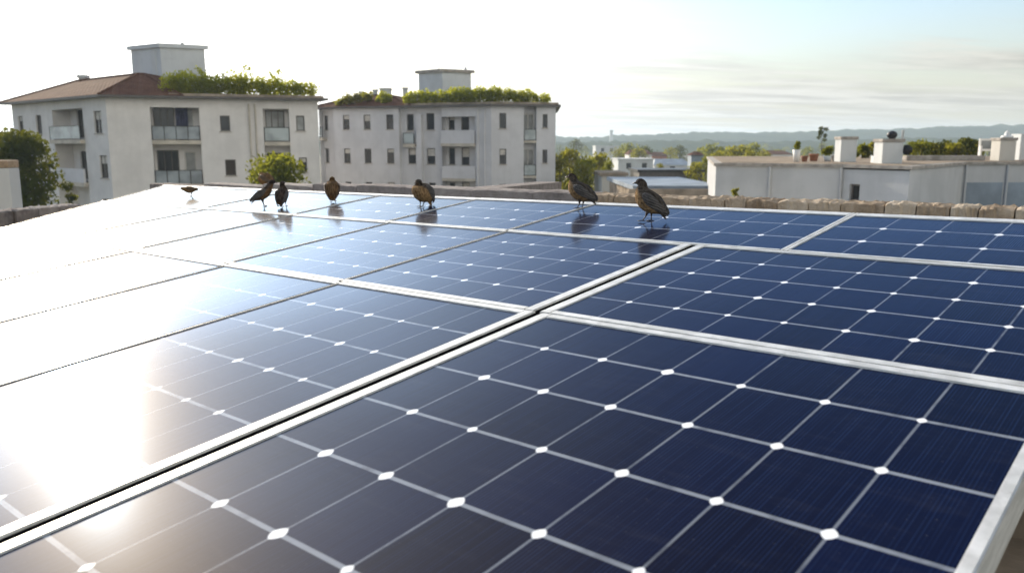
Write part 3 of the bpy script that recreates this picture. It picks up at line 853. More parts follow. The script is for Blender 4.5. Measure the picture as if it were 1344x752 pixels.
B3_, B2_, B1_, B0_ = .2, 2.6, 4.0, 5.08
wide, thin = (.036, .036), (.010, .010)
def fwv(l, r_, near=.024, far=.024): return (l, r_, near, far)
T1 = .002; TG = .0055
WG = .0120
rows = [
    (B3_, B2_, 7, [(-2.205, -.295, 7, 'deep navy solar panel nearest the camera, filling the lower right of the view'),
                   (-3.57, -2.205, 6, 'solar panel with the glaring sun spot, left of the wide gap in the nearest row'),
                   (-4.72, -3.57, 5, 'glare-bleached solar panel left of the sun-spot panel in the nearest row'),
                   (-6.00, -4.72, 5, 'pale washed-out solar panel, third left of the wide gap in the nearest row'),
                   (-7.35, -6.00, 5, 'white-glaring solar panel, second from the left end of the nearest row'),
                   (-8.75, -7.35, 5, 'leftmost solar panel of the nearest row, nearly white with glare')]),
    (B2_, B1_, 5, [(-2.222, -.295, 8, 'navy solar panel with white grid in the middle row at the right edge'),
                   (-3.60, -2.222, 6, 'blue solar panel in the middle row left of the wide gap, below the largest bird'),
                   (-4.78, -3.60, 5, 'grey-blue solar panel in the middle row below the hunched rusty bird'),
                   (-6.05, -4.78, 5, 'pale solar panel in the middle row below the round bird seen from behind'),
                   (-7.45, -6.05, 5, 'whitish solar panel in the middle row, second from its left end'),
                   (-8.90, -7.45, 5, 'leftmost solar panel of the middle row, bleached by the sky')]),
    (B1_, B0_, 3, [(-1.72, -.295, 5, 'dark blue solar panel at the right end of the far row'),
                   (-3.62, -1.72, 7, 'blue solar panel in the far row on which the largest bird stands'),
                   (-4.85, -3.62, 5, 'solar panel in the far row between the two largest birds and the hunched rusty bird'),
                   (-6.10, -4.85, 5, 'pale blue solar panel in the far row on which the hunched rusty bird stands'),
                   (-7.60, -6.10, 5, 'pale solar panel in the far row carrying the stretching bird and its neighbour'),
                   (-9.75, -7.60, 7, 'leftmost solar panel of the far row, with the pecking bird')]),
]
for ri, (a0, a1, nv, cols) in enumerate(rows):
    for ci, (p0, p1, nu, lab) in enumerate(cols):
        l = r_ = T1; gl_ = gr2 = TG * .6
        if ri < 2 and ci == 0: l, gl_ = .031, WG
        if ri < 2 and ci == 1: r_, gr2 = .031, WG
        if ci == 0: r_ = .019
        if ri == 2 and ci == 0: l, gl_ = .012, .001
        if ri == 2 and ci == 1: r_, gr2 = .012, .001
        sk_ = {0: 0, 1: -.95, 2: -.75}[ri] if ci == len(cols) - 1 else 0
        near = .026 if ri else .03; far = .026 if ri < 2 else .05
        if ri == 1: far = .018
        if ri == 2: near = .018
        panel(p0, p1, a0, a1, nu, nv, lab, (l, r_, near, far), (gl_, gr2, .0004, .0004), sk_)
for (b_, a0_, a1_, w_, lab) in ((-2.205, .2, 2.598, .0255, 'black strip added as shade in the wide gap of the nearest row'), (-2.222, 2.602, 3.998, .0255, 'black strip added as shade in the wide gap of the middle row')):
    g_ = bmesh.new(); box(g_, -w_ / 2, w_ / 2, a0_ * U, a1_ * U, -.012, -.002)  # added black strip, makes the open gap look shaded
    o = link('gap_shade_strip', me_of(g_, 'gap_shade_strip'), M['gap_shade']); o.matrix_world = Matrix.Translation(PL(b_, 0)) @ MB3; tag(o, lab, 'gap shade strip')
for (b_, a0_, a1_, lab) in ((-3.57, .2, 2.598, 'thin black strip added as shade in the seam left of the sun-spot panel'), (-4.72, .2, 2.598, 'thin black strip added as shade in the seam second left of the wide gap in the nearest row'), (-6.0, .2, 2.598, 'thin black strip added as shade in the seam third left of the wide gap in the nearest row'), (-7.35, .2, 2.598, 'thin black strip added as shade in the seam at the left end of the nearest row'),
                          (-3.60, 2.602, 3.998, 'thin black strip added as shade in the seam of the middle row below the second largest bird'), (-4.78, 2.602, 3.998, 'thin black strip added as shade in the seam of the middle row below the hunched rusty bird'), (-6.05, 2.602, 3.998, 'thin black strip added as shade in the seam of the middle row below the round bird seen from behind'), (-7.45, 2.602, 3.998, 'thin black strip added as shade in the seam at the left end of the middle row'),
                          (-3.62, 4.002, 5.03, 'thin black strip added as shade in the seam of the far row on which the second largest bird stands'), (-4.85, 4.002, 5.03, 'thin black strip added as shade in the seam of the far row right of the hunched rusty bird'), (-6.10, 4.002, 5.03, 'thin black strip added as shade in the seam of the far row between the round bird and the narrow bird'), (-7.60, 4.002, 5.03, 'thin black strip added as shade in the seam of the far row right of the pecking bird')):
    g_ = bmesh.new(); w_ = .0064; box(g_, -w_ / 2, w_ / 2, a0_ * U, a1_ * U, -.012, .0030)  # added black strip in place of the shade in the thin seam
    o = link('gap_shade_strip', me_of(g_, 'gap_shade_strip'), M['gap_shade']); o.matrix_world = Matrix.Translation(PL(b_, 0)) @ MB3; tag(o, lab, 'gap shade strip')
# support rails under the array (each row on two)
for a_, lab in ((.9, 'nearest'), (2.0, 'nearest'), (3.3, 'middle'), (4.6, 'far')):
    rb_ = bmesh.new(); box(rb_, -8.6 * U, -.34 * U, -.02, .02, -.105, -.064)
    o = link('mounting_rail', me_of(rb_, 'mounting_rail'), M['steel']); o.matrix_world = Matrix.Translation(PL(0, a_)) @ MB3
    tag(o, 'long grey steel mounting rail hidden under the solar array', 'mounting rail', 'mounting rails under the array')

# ---- coping stones behind the array


def stone(p0, p1, top, bottom, depth, seed, m_, label, name='coping_stone', group=None, rough=.006):
    """rough block between plan points p0, p1 along the wall"""
    r_ = np.random.default_rng(seed)
    d = Vector((p1.x - p0.x, p1.y - p0.y)); L = d.length; d /= L; nn = Vector((-d.y, d.x))
    bm = bmesh.new(); box(bm, 0, L, 0, depth, bottom, top)
    bmesh.ops.subdivide_edges(bm, edges=bm.edges[:], cuts=9, use_grid_fill=True)
    for v in bm.verts:
        c = v.co; e = 0
        tx = min(c.x, L - c.x); ty = min(c.y, depth - c.y); tz = top - c.z
        # worn edges
        if tz < .004:
            c.z -= .007 * math.exp(-ty / .010) + .005 * math.exp(-tx / .005)
        c.x += r_.normal(0, rough * .2); c.y += r_.normal(0, rough * .5); c.z += r_.normal(0, rough * .45) if tz < .02 else 0
    me = me_of(bm, name)
    o = link(name, me, m_)
    o.matrix_world = Matrix(((d.x, nn.x, 0, p0.x), (d.y, nn.y, 0, p0.y), (0, 0, 1, 0), (0, 0, 0, 1)))
    return tag(o, label, 'coping stone', group)


A_ST = 5.30                             # the line of the stones, just behind the top edge of the array
def st_b(px):
    """layout position along the back wall that stands in picture column px"""
    lo, hi = -13.0, .6
    for _ in range(50):
        mid = (lo + hi) / 2; q = PL(mid, A_ST); pxm = CX + FPX * q.x / (q.y * math.cos(PITCH) - (q.z - EYE) * math.sin(PITCH))
        if pxm < px: lo = mid
        else: hi = mid
    return (lo + hi) / 2


joints = [776, 806, 850, 904, 952, 980, 1021, 1062, 1104, 1161, 1203, 1248, 1285, 1333, 1392, 1450]
ordn = ['first', 'second', 'third', 'fourth', 'fifth', 'sixth', 'seventh', 'eighth', 'ninth', 'tenth', 'eleventh', 'twelfth', 'thirteenth', 'fourteenth', 'fifteenth']
for i, (x0, x1) in enumerate(zip(joints, joints[1:])):
    p0, p1 = PL(st_b(x0), A_ST), PL(st_b(x1) - .008, A_ST)
    xm = (x0 + x1) / 2; q = PL(st_b(xm), A_ST)
    topz = ZH(254.5 + (xm - 777) * .031 + random.uniform(-.9, .9), q.y)
    lab = 'rough tan coping stone behind the array under the tail of the second bird' if i == 0 else ('rough tan coping stone behind the array just left of the largest bird' if i == 1 else f'rough tan coping stone behind the array, {ordn[i - 2]} to the right of the largest bird')
    stone(p0, p1, topz, hz_ + .45, .13, 60 + i, M['stone'], lab, group='tan coping stones behind the array')
# the wall that carries the stones
wb = bmesh.new(); pa, pb_ = PL(-10.75, A_ST + .03), PL(.6, A_ST + .03)
d_ = (pb_ - pa).xy.normalized(); nn = Vector((-d_.y, d_.x))
prism(wb, [pa.xy, pb_.xy, pb_.xy + nn * .10, pa.xy + nn * .10], hz_ - .02, hz_ + .448)
tag(link('parapet_wall', me_of(wb, 'parapet_wall'), M['roofdeck']), 'low tan roof wall under the row of coping stones behind the array', 'wall')
# darker coping slabs on the left part
jl = [(196, 268, 242.5), (268, 345, 242.2), (345, 410, 242), (410, 468, 242), (468, 540, 243.4), (540, 620, 246), (620, 700, 249), (700, 776, 251.5)]
lj = ['grey coping slab behind the pecking bird', 'grey coping slab left of the bird that sits on the wall', 'grey coping slab under the bird that sits on the wall', 'grey coping slab left of and behind the round bird seen from behind',
      'grey coping slab between the round bird and the hunched rusty bird', 'grey coping slab behind the hunched rusty bird', 'grey coping slab in front of the sloping grey roof wall', 'grey coping slab under the second largest bird, left of the tan stones']
for i, ((x0, x1, ty), lab) in enumerate(zip(jl, lj)):
    p0, p1 = PL(st_b(x0), A_ST), PL(st_b(x1) - .008, A_ST); q = PL(st_b((x0 + x1) / 2), A_ST)
    stone(p0, p1, ZH(ty, q.y), hz_ + .45, .15, 90 + i, M['stone_grey'], lab, group='grey coping slabs behind the array', rough=.003)
# grey wall of the roof behind, running away to the right
wq = [P(570, 254, 4.9), P(737, 239, 7.4)]
wb = bmesh.new(); d_ = (wq[1] - wq[0]).xy.normalized(); nn = Vector((-d_.y, d_.x))
a_, b_ = wq[0], wq[1]
lo = [(a_.x, a_.y, hz_), (b_.x, b_.y, hz_), (b_.x + nn.x * .2, b_.y + nn.y * .2, hz_), (a_.x + nn.x * .2, a_.y + nn.y * .2, hz_)]
hi = [(a_.x, a_.y, a_.z), (b_.x, b_.y, b_.z), (b_.x + nn.x * .2, b_.y + nn.y * .2, b_.z), (a_.x + nn.x * .2, a_.y + nn.y * .2, a_.z)]
vl = [wb.verts.new(q) for q in lo]; vh = [wb.verts.new(q) for q in hi]
wb.faces.new(vh); wb.faces.new(vl[::-1])
for i in range(4): wb.faces.new((vl[i], vl[(i + 1) % 4], vh[(i + 1) % 4], vh[i]))
tag(link('roof_wall', me_of(wb, 'roof_wall'), M['stone_grey']), 'smooth grey roof wall running away behind the hunched bird and the second largest bird', 'wall')
db = bmesh.new(); box(db, -1.2, 2.4, 4.3, 9.2, 0, hz_ - .012)
tag(link('rear_roof_terrace', me_of(db, 'rear_roof_terrace'), M['roofdeck']), 'lower tan roof terrace behind the coping stones', 'building')
# left side: broken coping and the white post
jl2 = [(-30, 4, 281.5, 5.9), (5, 20, 277.5, 6.0), (21, 50, 275.5, 6.1), (51, 78, 272.5, 6.25), (79, 108, 270, 6.4)]
ll2 = ['grey coping stone at the left edge below the white post', 'narrow grey coping stone right of the white post', 'long grey coping stone left of the array below the dark tree',
       'rough grey coping stone left of the array below the small bush', 'last grey coping stone before the left edge of the array']
for i, ((x0, x1, ty, y_), lab) in enumerate(zip(jl2, ll2)):
    p0, p1 = P(x0, ty, y_), P(x1, ty, y_ + .14)
    stone(p0, p1, p0.z, p0.z - .9, .2, 120 + i, M['stone_grey'], lab, group='grey coping stones left of the array', rough=.005)
pbm = bmesh.new(); q0 = P(-14, 214, 9.5); q1 = P(10.5, 214, 9.5)
o = empty('chimney_post', ((q0.x + q1.x) / 2, 9.6, 0), 'white rendered post with tan cap at the left edge of the view', 'post')
hw = (q1.x - q0.x) / 2; zt_ = q0.z
box(pbm, -hw, hw, -hw, hw, 0, zt_ - .06, bev=.01); link('shaft', me_of(pbm, 'shaft'), M['palegrey'], o)
pbm = bmesh.new(); box(pbm, -hw * 1.02, hw * 1.02, -hw * 1.02, hw * 1.02, zt_ - .058, zt_ + .03, bev=.012); link('cap', me_of(pbm, 'cap'), M['stone'], o)

# ------------------------------------------------------------------ neighbouring flat roofs on the right
K0, K1, K2, K3, K4 = XY(941, 33.5), XY(1109, 31), XY(1197, 28.6), XY(1267, 35.5), XY(1420, 36)
ztop = 9.15
fb_ = Building('flat_roof_building', (K2.x, K2.y, 0), 'long low grey rendered building with a flat roof on the right', 'building')
zw = ZH(254, 31)
fb_.seg(K0, K1, 0, ztop)
fb_.seg(K1, K2, 0, ztop - .05, [win(K1, K2, 1119, 1132.5, ZH(254, 30), .62)])
fb_.seg(K2, K3, 0, ztop); fb_.seg(K3, K4, 0, ztop + .02, [])
KB0, KB4 = XY(930, 52), XY(1420, 52)
fb_.seg(K4, KB4, 0, ztop); fb_.seg(KB4, KB0, 0, ztop); fb_.seg(KB0, K0, 0, ztop)
fb_.finish(M['render_grey'])
fl = [q - K2 for q in (K0, K1, K2, K3, K4, KB4, KB0)]
eb = bmesh.new(); prism(eb, offset_poly(fl, .09), ztop + .003, ztop + .12); rf = fb_.part('roof_edge', eb, M['cap'])
eb = bmesh.new(); prism(eb, offset_poly(fl, -.25), ztop + .122, ztop + .135); fb_.part('roof_deck', eb, M['roofdeck'])
pbm = bmesh.new()
for (u_, v_, px) in ((K0, K1, 1013), (K0, K1, 1107), (K3, K4, 1270.5), (K3, K4, 1325)):
    q = on(u_, v_, px) - inward(u_, v_) * .06 - K2; tube(pbm, [(q.x, q.y, 0), (q.x, q.y, ztop)], .05, 8)
    fb_.part('drain_pipe', pbm, M['render_grey']); pbm = bmesh.new()
gb_ = bmesh.new(); dX = (K4 - K3).normalized(); iX = inward(K3, K4)
T = Matrix.Translation((*(on(K3, K4, 1271) - K2), 0)) @ Matrix(((dX.x, -iX.x, 0, 0), (dX.y, -iX.y, 0, 0), (0, 0, 1, 0), (0, 0, 0, 1)))
box(gb_, 0, 1.72, .003, .03, 4, 8.4, T); box(gb_, 1.82, 4.0, .003, .03, 4, 8.4, T); fb_.part('garage_panel', gb_, M['bluegrey'])


def chimney(px0, px1, ptop, y, label, top_items=(), m_='palegrey', zbase=None, cap=True):
    q0, q1 = XY(px0, y), XY(px1, y); hw = (q1.x - q0.x) / 2; zb_ = ztop + .138 if zbase is None else zbase; z1_ = ZH(ptop, y)
    o = empty('roof_chimney', ((q0.x + q1.x) / 2, y + hw, zb_), label, 'chimney')
    c = bmesh.new(); box(c, -hw, hw, -hw, hw, 0, z1_ - zb_ - .12, bev=.015); link('stack', me_of(c, 'stack'), M[m_], o)
    if cap:
        c = bmesh.new(); box(c, -hw * 1.12, hw * 1.12, -hw * 1.12, hw * 1.12, z1_ - zb_ - .118, z1_ - zb_, bev=.015); link('cap', me_of(c, 'cap'), M['cap'], o)
    return o, z1_


chimney(1104, 1125, 179.5, 34.5, 'pale square chimney with flat cap on the right flat roof, left of the tank chimney')
oc_, z1_ = chimney(1159, 1186, 182.5, 31.5, 'pale square chimney on the right flat roof carrying a dark round tank')
q = XY(1170, 32); tb_ = bmesh.new()
bmesh.ops.create_uvsphere(tb_, u_segments=16, v_segments=10, radius=.17)
for v in tb_.verts: v.co.z = v.co.z * .9 + .15; v.co.x *= 1.15
tube(tb_, [(0, 0, 0), (0, 0, .06)], .12, 12)
o = link('water_tank', me_of(tb_, 'water_tank', True), M['iron']); o.location = (q.x, q.y, z1_); tag(o, 'small dark round tank standing on the chimney of the right flat roof', 'tank')
q = XY(1184, 32); tb_ = bmesh.new(); tube(tb_, [(0, 0, 0), (0, 0, .34)], .05, 8)
o = link('vent_pipe', me_of(tb_, 'vent_pipe'), M['steel']); o.location = (q.x, q.y, z1_); tag(o, 'short grey vent pipe beside the dark tank on the chimney', 'pipe')
# satellite dish on the chimney's right side
q = P(1189.5, 197, 31.4); tb_ = bmesh.new()
bmesh.ops.create_uvsphere(tb_, u_segments=16, v_segments=12, radius=.22)
bmesh.ops.delete(tb_, geom=[v for v in tb_.verts if v.co.y > -.06], context='VERTS')
for v in tb_.verts: v.co.y = (v.co.y + .22) * .6
bmesh.ops.solidify(tb_, geom=tb_.faces[:], thickness=.012)
tube(tb_, [(0, .0, 0), (-.03, .12, -.02)], .015, 6); tube(tb_, [(0, 0, -.18), (0, -.02, 0), (0, .2, 0)], .012, 6)
o = link('satellite_dish', me_of(tb_, 'satellite_dish', True), M['iron']); o.location = q; o.rotation_euler = (0, 0, R(-40)); tag(o, 'dark satellite dish on the right side of the tank chimney', 'satellite dish')
# white pot with plant, clutter at the left
q = P(1045, 212, 35); o = empty('planter', (q.x, q.y, ztop + .138), 'tall white planter with a tuft of leaves on the right flat roof', 'planter')
pb2 = bmesh.new(); tube(pb2, [(0, 0, 0), (0, 0, .25), (0, 0, .5)], [.11, .14, .17], 14); link('pot', me_of(pb2, 'pot', True), M['plastic'], o)
V, F = leaves([(0, 0, .62), (0.03, 0, .75)], [.14, .1], 160, .06, 1, 3); leafmesh('foliage', V, F, M['leaf_mid'], o)
for i, (px, y_, w_, h_, mm, lab) in enumerate(((1056, 35.5, .14, .24, 'terracotta', 'small terracotta pot beside the white planter on the flat roof'), (1068, 36.2, .2, .32, 'terracotta', 'larger terracotta pot left of the pale bucket on the flat roof'), (1097, 36, .2, .3, 'plastic', 'pale bucket at the foot of the left chimney on the flat roof'))):
    q = P(px, 208, y_); pb2 = bmesh.new(); tube(pb2, [(0, 0, 0), (0, 0, h_ * .8), (0, 0, h_ * .82), (0, 0, h_), (0, 0, h_ * .9)], [w_ * .75, w_ * .95, w_ * 1.08, w_ * 1.08, w_ * .9], 14)
    o = link('plant_pot', me_of(pb2, 'plant_pot', True), M[mm]); o.location = (q.x, q.y, ztop + .138); tag(o, lab, 'pot')
q = P(1086, 208, 36); o = empty('potted_shrub', (q.x, q.y, ztop + .138), 'grey-green shrub in a pot on the flat roof left of the plain chimney', 'potted plant')
pb2 = bmesh.new(); tube(pb2, [(0, 0, 0), (0, 0, .22)], [.14, .18], 14); link('pot', me_of(pb2, 'pot', True), M['palegrey'], o)
V, F = leaves([(0, 0, .42), (0.08, 0, .5), (-.1, .05, .4)], [.2, .16, .16], 420, .05, 1, 4); leafmesh('foliage', V, F, M['leaf_mid'], o)
q = P(1150, 210, 33); ub = bmesh.new(); box(ub, -.16, .16, -.15, .15, 0, .26, bev=.02); tube(ub, [(0, -.155, .13), (0, -.165, .13)], .09, 14)
o = link('roof_fan_unit', me_of(ub, 'roof_fan_unit'), M['plastic']); o.location = (q.x, q.y, ztop + .138); tag(o, 'small white fan unit left of the tank chimney', 'fan unit')
ubm = bmesh.new(); qa, qb = P(1190, 208, 37.5), P(1262, 207, 39.5)
box(ubm, qa.x, qb.x, qa.y, qa.y + .5, ztop + .138, ztop + .36, bev=.02); tag(link('roof_kerb', me_of(ubm, 'roof_kerb'), M['cap']), 'low brown kerb across the flat roof in front of the clipped shrubs', 'kerb')
# clipped shrubs at the back of the roof
for i, (px, tp, w_, mm, lab) in enumerate(((1208, 183, 1.5, 'leaf_mid', 'green shrub at the left end of the shrub row on the right roof'), (1222, 187, 1.2, 'leaf_yellow', 'yellowish shrub, second from left in the roof shrub row'),
                                            (1238, 184, 1.6, 'leaf_dark', 'dark shrub in the middle of the roof shrub row'), (1254, 187, 1.3, 'leaf_yellow', 'olive shrub left of the tallest roof shrub'),
                                            (1268, 180, 1.5, 'leaf_dark', 'tallest dark shrub of the roof shrub row'), (1282, 186, 1.2, 'leaf_yellow', 'yellow-green shrub beside the white rooftop frame'), (1148, 185, 1.1, 'leaf_yellow', 'yellow-green shrub left of the tank chimney'), (1132, 189, .9, 'leaf_mid', 'small green shrub right of the plain chimney'))):
    y_ = 44 + (i % 3) * .6; q = P(px, 200, y_); tree('roof_shrub', (q.x, q.y, ztop + .136), ZH(tp, y_), w_ * .95, lab, 'shrub', M[mm], 700, .085, 200 + i, clumps=9, crown_from=.12)
# white rooftop structures on the right
chimney(1313, 1334, 181, 37, 'cream rooftop block with dark flat cap at the right edge', m_='render_warm')
q0, q1 = P(1286, 210, 38.5), P(1308, 210, 38.5); w_ = q1.x - q0.x
o = empty('pergola_frame', (q0.x, q0.y, ztop + .138), 'white rooftop frame with a glazed back left of the cream block', 'rooftop frame')
c = bmesh.new(); zf = ZH(182, 38.5) - ztop - .138
for x in (0, w_): box(c, x - .04, x + .04, -.04, .04, 0, zf * .66)
box(c, -.05, w_ + .05, -.05, .05, zf * .42, zf * .52); box(c, .12, w_ + .05, .35, .43, zf * .9, zf); box(c, .12, .2, .353, .427, 0, zf * .898); box(c, w_ - .03, w_ + .05, .353, .427, 0, zf * .898)
link('frame', me_of(c, 'frame'), M['plastic'], o)
c = bmesh.new(); box(c, .204, w_ - .034, .38, .40, zf * .5, zf * .895); link('glazing', me_of(c, 'glazing'), M['pane_pale'], o)
q = P(1322, 178, 37.3); c = bmesh.new(); tube(c, [(0, 0, 0), (0, 0, .08), (0, 0, .10), (0, 0, .22), (0, 0, .32)], [.26, .24, .12, .1, .03], 14)
o = link('roof_cowl', me_of(c, 'roof_cowl', True), M['plastic']); o.location = (q.x, q.y, ZH(181, 37) + .002); tag(o, 'white stepped cowl on top of the cream rooftop block', 'cowl')
q = XY(1341, 39); c = bmesh.new(); box(c, -.3, .6, -.4, .4, 0, 1.2, bev=.02); o = link('rooftop_box', me_of(c, 'rooftop_box'), M['palegrey']); o.location = (q.x, q.y, ztop + .138); tag(o, 'pale grey rooftop box cut by the right edge, behind the cream block', 'rooftop box')
# dry bush against the wall
q = P(965, 262, 30); tree('dry_bush', (q.x, q.y, ZH(270, 30)), ZH(247, 30), .42, 'small dry yellow bush in front of the long grey wall', 'bush', M['leaf_yellow'], 300, .05, 77, clumps=6, crown_from=.2)
# terrace the dry bush grows on
db = bmesh.new(); q0, q1 = P(700, 190, 20), P(1500, 190, 20); box(db, 3.2, 22, 19, 28.2, 0, ZH(270, 30) - .004)
tag(link('low_terrace', me_of(db, 'low_terrace'), M['render_warm']), 'low terrace in front of the long grey wall, behind the coping stones', 'terrace')

# ------------------------------------------------------------------ middle distance between the blocks


def house(px0, px1, ptop, y, depth, m_, label, pitched=None, name='house', flat_m='cap', windows=(), rot=0):
    q0, q1 = XY(px0, y), XY(px1, y); w_ = q1.x - q0.x; z1_ = ZH(ptop, y)
    o = empty(name, (q0.x, q0.y, 0), label, 'house', rz=rot)
    c = bmesh.new(); box(c, 0, w_, 0, depth, 0, z1_); link('wall', me_of(c, 'wall'), M[m_], o)
    c = bmesh.new()
    if pitched:
        rp, mm = pitched; zr = ZH(rp, y)
        vs_ = [c.verts.new(v) for v in ((-.3, -.3, z1_ + .003), (w_ + .3, -.3, z1_ + .003), (w_ + .3, depth + .3, z1_ + .003), (-.3, depth + .3, z1_ + .003), (.8, depth * .5, zr), (w_ - .8, depth * .5, zr))]
        for f in ((0, 1, 5, 4), (1, 2, 5), (2, 3, 4, 5), (3, 0, 4), (3, 2, 1, 0)): c.faces.new([vs_[k] for k in f])
        link('roof', me_of(c, 'roof'), M[mm], o)
    else:
        box(c, -.2, w_ + .2, -.2, depth + .2, z1_ + .003, z1_ + .25); link('roof', me_of(c, 'roof'), M[flat_m], o)
    for (fx, pz, ww, hh) in windows:
        c = bmesh.new(); zc = ZH(pz, y); box(c, w_ * fx - ww / 2, w_ * fx + ww / 2, -.04, .1, zc - hh / 2, zc + hh / 2); f_ = link('window', me_of(c, 'window'), M['frame_dark'], o)
        c = bmesh.new(); box(c, w_ * fx - ww / 2 + .08, w_ * fx + ww / 2 - .08, -.06, -.043, zc - hh / 2 + .08, zc + hh / 2 - .08); link('pane', me_of(c, 'pane'), M['pane'], f_)
    return o


house(836, 948, 249.5, 48, 13, 'roofdeck', 'low building with blue-grey flat roof and tan front edge beyond the largest bird', flat_m='bluegrey', name='flat_roof_house')
cb = bmesh.new(); q0, q1 = XY(826, 47.6), XY(946, 47.6); box(cb, q0.x, q1.x, 47.35, 47.75, 6.2, ZH(248, 47.6), bev=.03); tag(link('roof_parapet', me_of(cb, 'roof_parapet'), M['roofdeck']), 'tan parapet along the front of the blue-grey flat roof', 'parapet')
house(791, 822, 231, 66, 6, 'render_warm', 'small tan flat-roofed shed between the clumped trees and the blue-grey roof', flat_m='roofdeck', name='shed')
house(840, 924, 226, 88, 7, 'frame_dark', 'dark low carport with black roof behind the blue-grey flat roof', flat_m='iron', name='carport')
house(812, 858, 210, 170, 10, 'palegrey', 'white flat-roofed house in the middle distance', windows=((.3, 218, 1.0, 1.2), (.75, 218, 1.0, 1.2)), flat_m='palegrey')
house(860, 907, 217, 190, 9, 'palegrey', 'house with pale blue pitched roof right of the white flat-roofed house', pitched=(209, 'bluegrey'), windows=((.5, 222, 1.2, 1.2),))
house(908, 924, 204, 150, 3, 'bluegrey', 'narrow blue-grey house left of the long grey wall', pitched=(199, 'tiles'))
house(826, 856, 203, 240, 9, 'stucco', 'far house with brown tiled roof under a round green tree', pitched=(197, 'tiles'))
house(857, 876, 205, 260, 8, 'terracotta', 'small reddish far house beside a yellow-green tree', pitched=(200, 'tiles'))
house(782, 812, 192, 380, 14, 'palegrey', 'tall pale blue-grey far building right of the clumped trees', windows=((.3, 197, 1.4, 1.6), (.7, 197, 1.4, 1.6)), flat_m='palegrey', name='far_building')
house(1000, 1040, 203, 250, 10, 'stucco', 'pale far house half hidden by trees behind the flat roof', pitched=(198, 'tiles'))
house(955, 985, 206, 180, 9, 'stucco2', 'grey-white far house behind the left end of the long grey wall', pitched=(200, 'tiles'))
q = P(802, 190, 1150); c = bmesh.new(); zt_ = ZH(171, 1150); box(c, -2, 2, -2, 2, 0, zt_ - 2.5); box(c, -2.6, 2.6, -2.6, 2.6, zt_ - 2.498, zt_)
o = link('far_tower', me_of(c, 'far_tower'), M['palegrey']); o.location = (q.x, q.y, 0); tag(o, 'thin pale tower on the hazy skyline', 'tower')
for i, (px, tp, y_, w_, mm, lab) in enumerate((
    (735, 203, 76, 3.2, 'leaf_yellow', 'olive tree hard against the right corner of the central block'),
    (764, 211, 70, 3.6, 'leaf_yellow', 'low yellow-green tree just left of the small tan shed'),
    (816, 193, 300, 9, 'leaf_yellow', 'olive tree left of the round green tree above the brown tiled house'),
    (838, 194, 230, 6, 'leaf_yellow', 'golden tree in front of the round green tree above the brown tiled house'),
    (922, 194, 240, 8, 'leaf_yellow', 'golden tree right of the narrow blue-grey house'),
    (944, 197, 130, 5.0, 'leaf_yellow', 'golden-olive tree rising at the left corner of the long grey wall'),
    (960, 194, 150, 5.5, 'leaf_mid', 'green tree between the golden-olive and the large golden tree'),
    (985, 196, 120, 4.4, 'leaf_yellow', 'golden tree right behind the middle of the long grey wall'),
    (928, 205, 110, 3.4, 'leaf_mid', 'green tree just left of the long grey wall'))):
    q = P(px, 190, y_); tree('distant_tree', (q.x, q.y, 0), ZH(tp, y_), w_, lab, 'tree', M[mm], 1600, w_ * .035 + .03, 500 + i, clumps=18, crown_from=.25)
tl = [  # px, top row, distance, width m, leaf, label
    (748, 194, 92, 5.2, 'leaf_yellow', 'large yellow-green tree just right of the central apartment block'),
    (772, 205, 84, 4.2, 'leaf_mid', 'bushy green tree in front of the large yellow-green tree'),
    (786, 198, 98, 4.4, 'leaf_yellow', 'round olive tree at the right of the clumped trees'),
    (800, 210, 90, 2.6, 'leaf_mid', 'small green tree beside the white flat-roofed house'),
    (756, 182, 420, 10, 'leaf_dark', 'far dark tree above the clumped trees'),
    (826, 187, 262, 8, 'leaf_mid', 'round green tree above the brown tiled far house'),
    (845, 190, 268, 8, 'leaf_dark', 'dark tree right of the round green tree'),
    (880, 193, 290, 7, 'leaf_yellow', 'yellow-green tree behind the pale blue roof'),
    (893, 190, 330, 8, 'leaf_dark', 'far dark tree in the gap left of the narrow blue-grey house'),
    (914, 212, 86, 2.8, 'leaf_yellow', 'olive tree at the right end of the dark carport'),
    (936, 188, 210, 8, 'leaf_mid', 'tall green tree behind the left end of the long grey wall'),
    (952, 192, 190, 7, 'leaf_dark', 'dark tree left of the large golden tree'),
    (972, 190, 140, 6.5, 'leaf_yellow', 'large golden-green tree behind the long grey wall'),
    (990, 187, 200, 8, 'leaf_mid', 'tall green tree right of the large golden tree'),
    (1004, 196, 150, 4.5, 'leaf_yellow', 'low olive tree right of the golden tree'),
    (1022, 196, 260, 7, 'leaf_mid', 'hazy green tree in front of the pale far house'),
    (1060, 192, 300, 8, 'leaf_mid', 'hazy green tree above the terracotta pots'),
    (1098, 190, 320, 8, 'leaf_dark', 'far dark tree left of the plain chimney'),
    (722, 200, 130, 5, 'leaf_dark', 'dark tree partly hidden by the central block'),
    (868, 214, 96, 1.6, 'leaf_yellow', 'small reddish-gold tree at the left of the dark carport'),
    (1200, 186, 300, 9, 'leaf_mid', 'far green tree behind the roof shrubs'),
    (1230, 188, 320, 9, 'leaf_dark', 'far dark tree behind the roof shrubs'),
    (1300, 186, 280, 8, 'leaf_mid', 'far green tree behind the white rooftop frame'),
]
for i, (px, tp, y_, w_, mm, lab) in enumerate(tl):
    q = P(px, 190, y_); tree('distant_tree', (q.x, q.y, 0), ZH(tp, y_), w_, lab, 'tree', M[mm], 1500 if y_ < 150 else 800, w_ * .04 + .02, 300 + i, clumps=18, crown_from=.3)
q = P(1079, 190, 120); o = tree('slender_tree', (q.x, q.y, 0), ZH(166, 120), 1.9, 'slender tall tree with a small tufted crown above the flat roof', 'tree', M['leaf_dark'], 380, .16, 351, clumps=7, crown_from=.84)
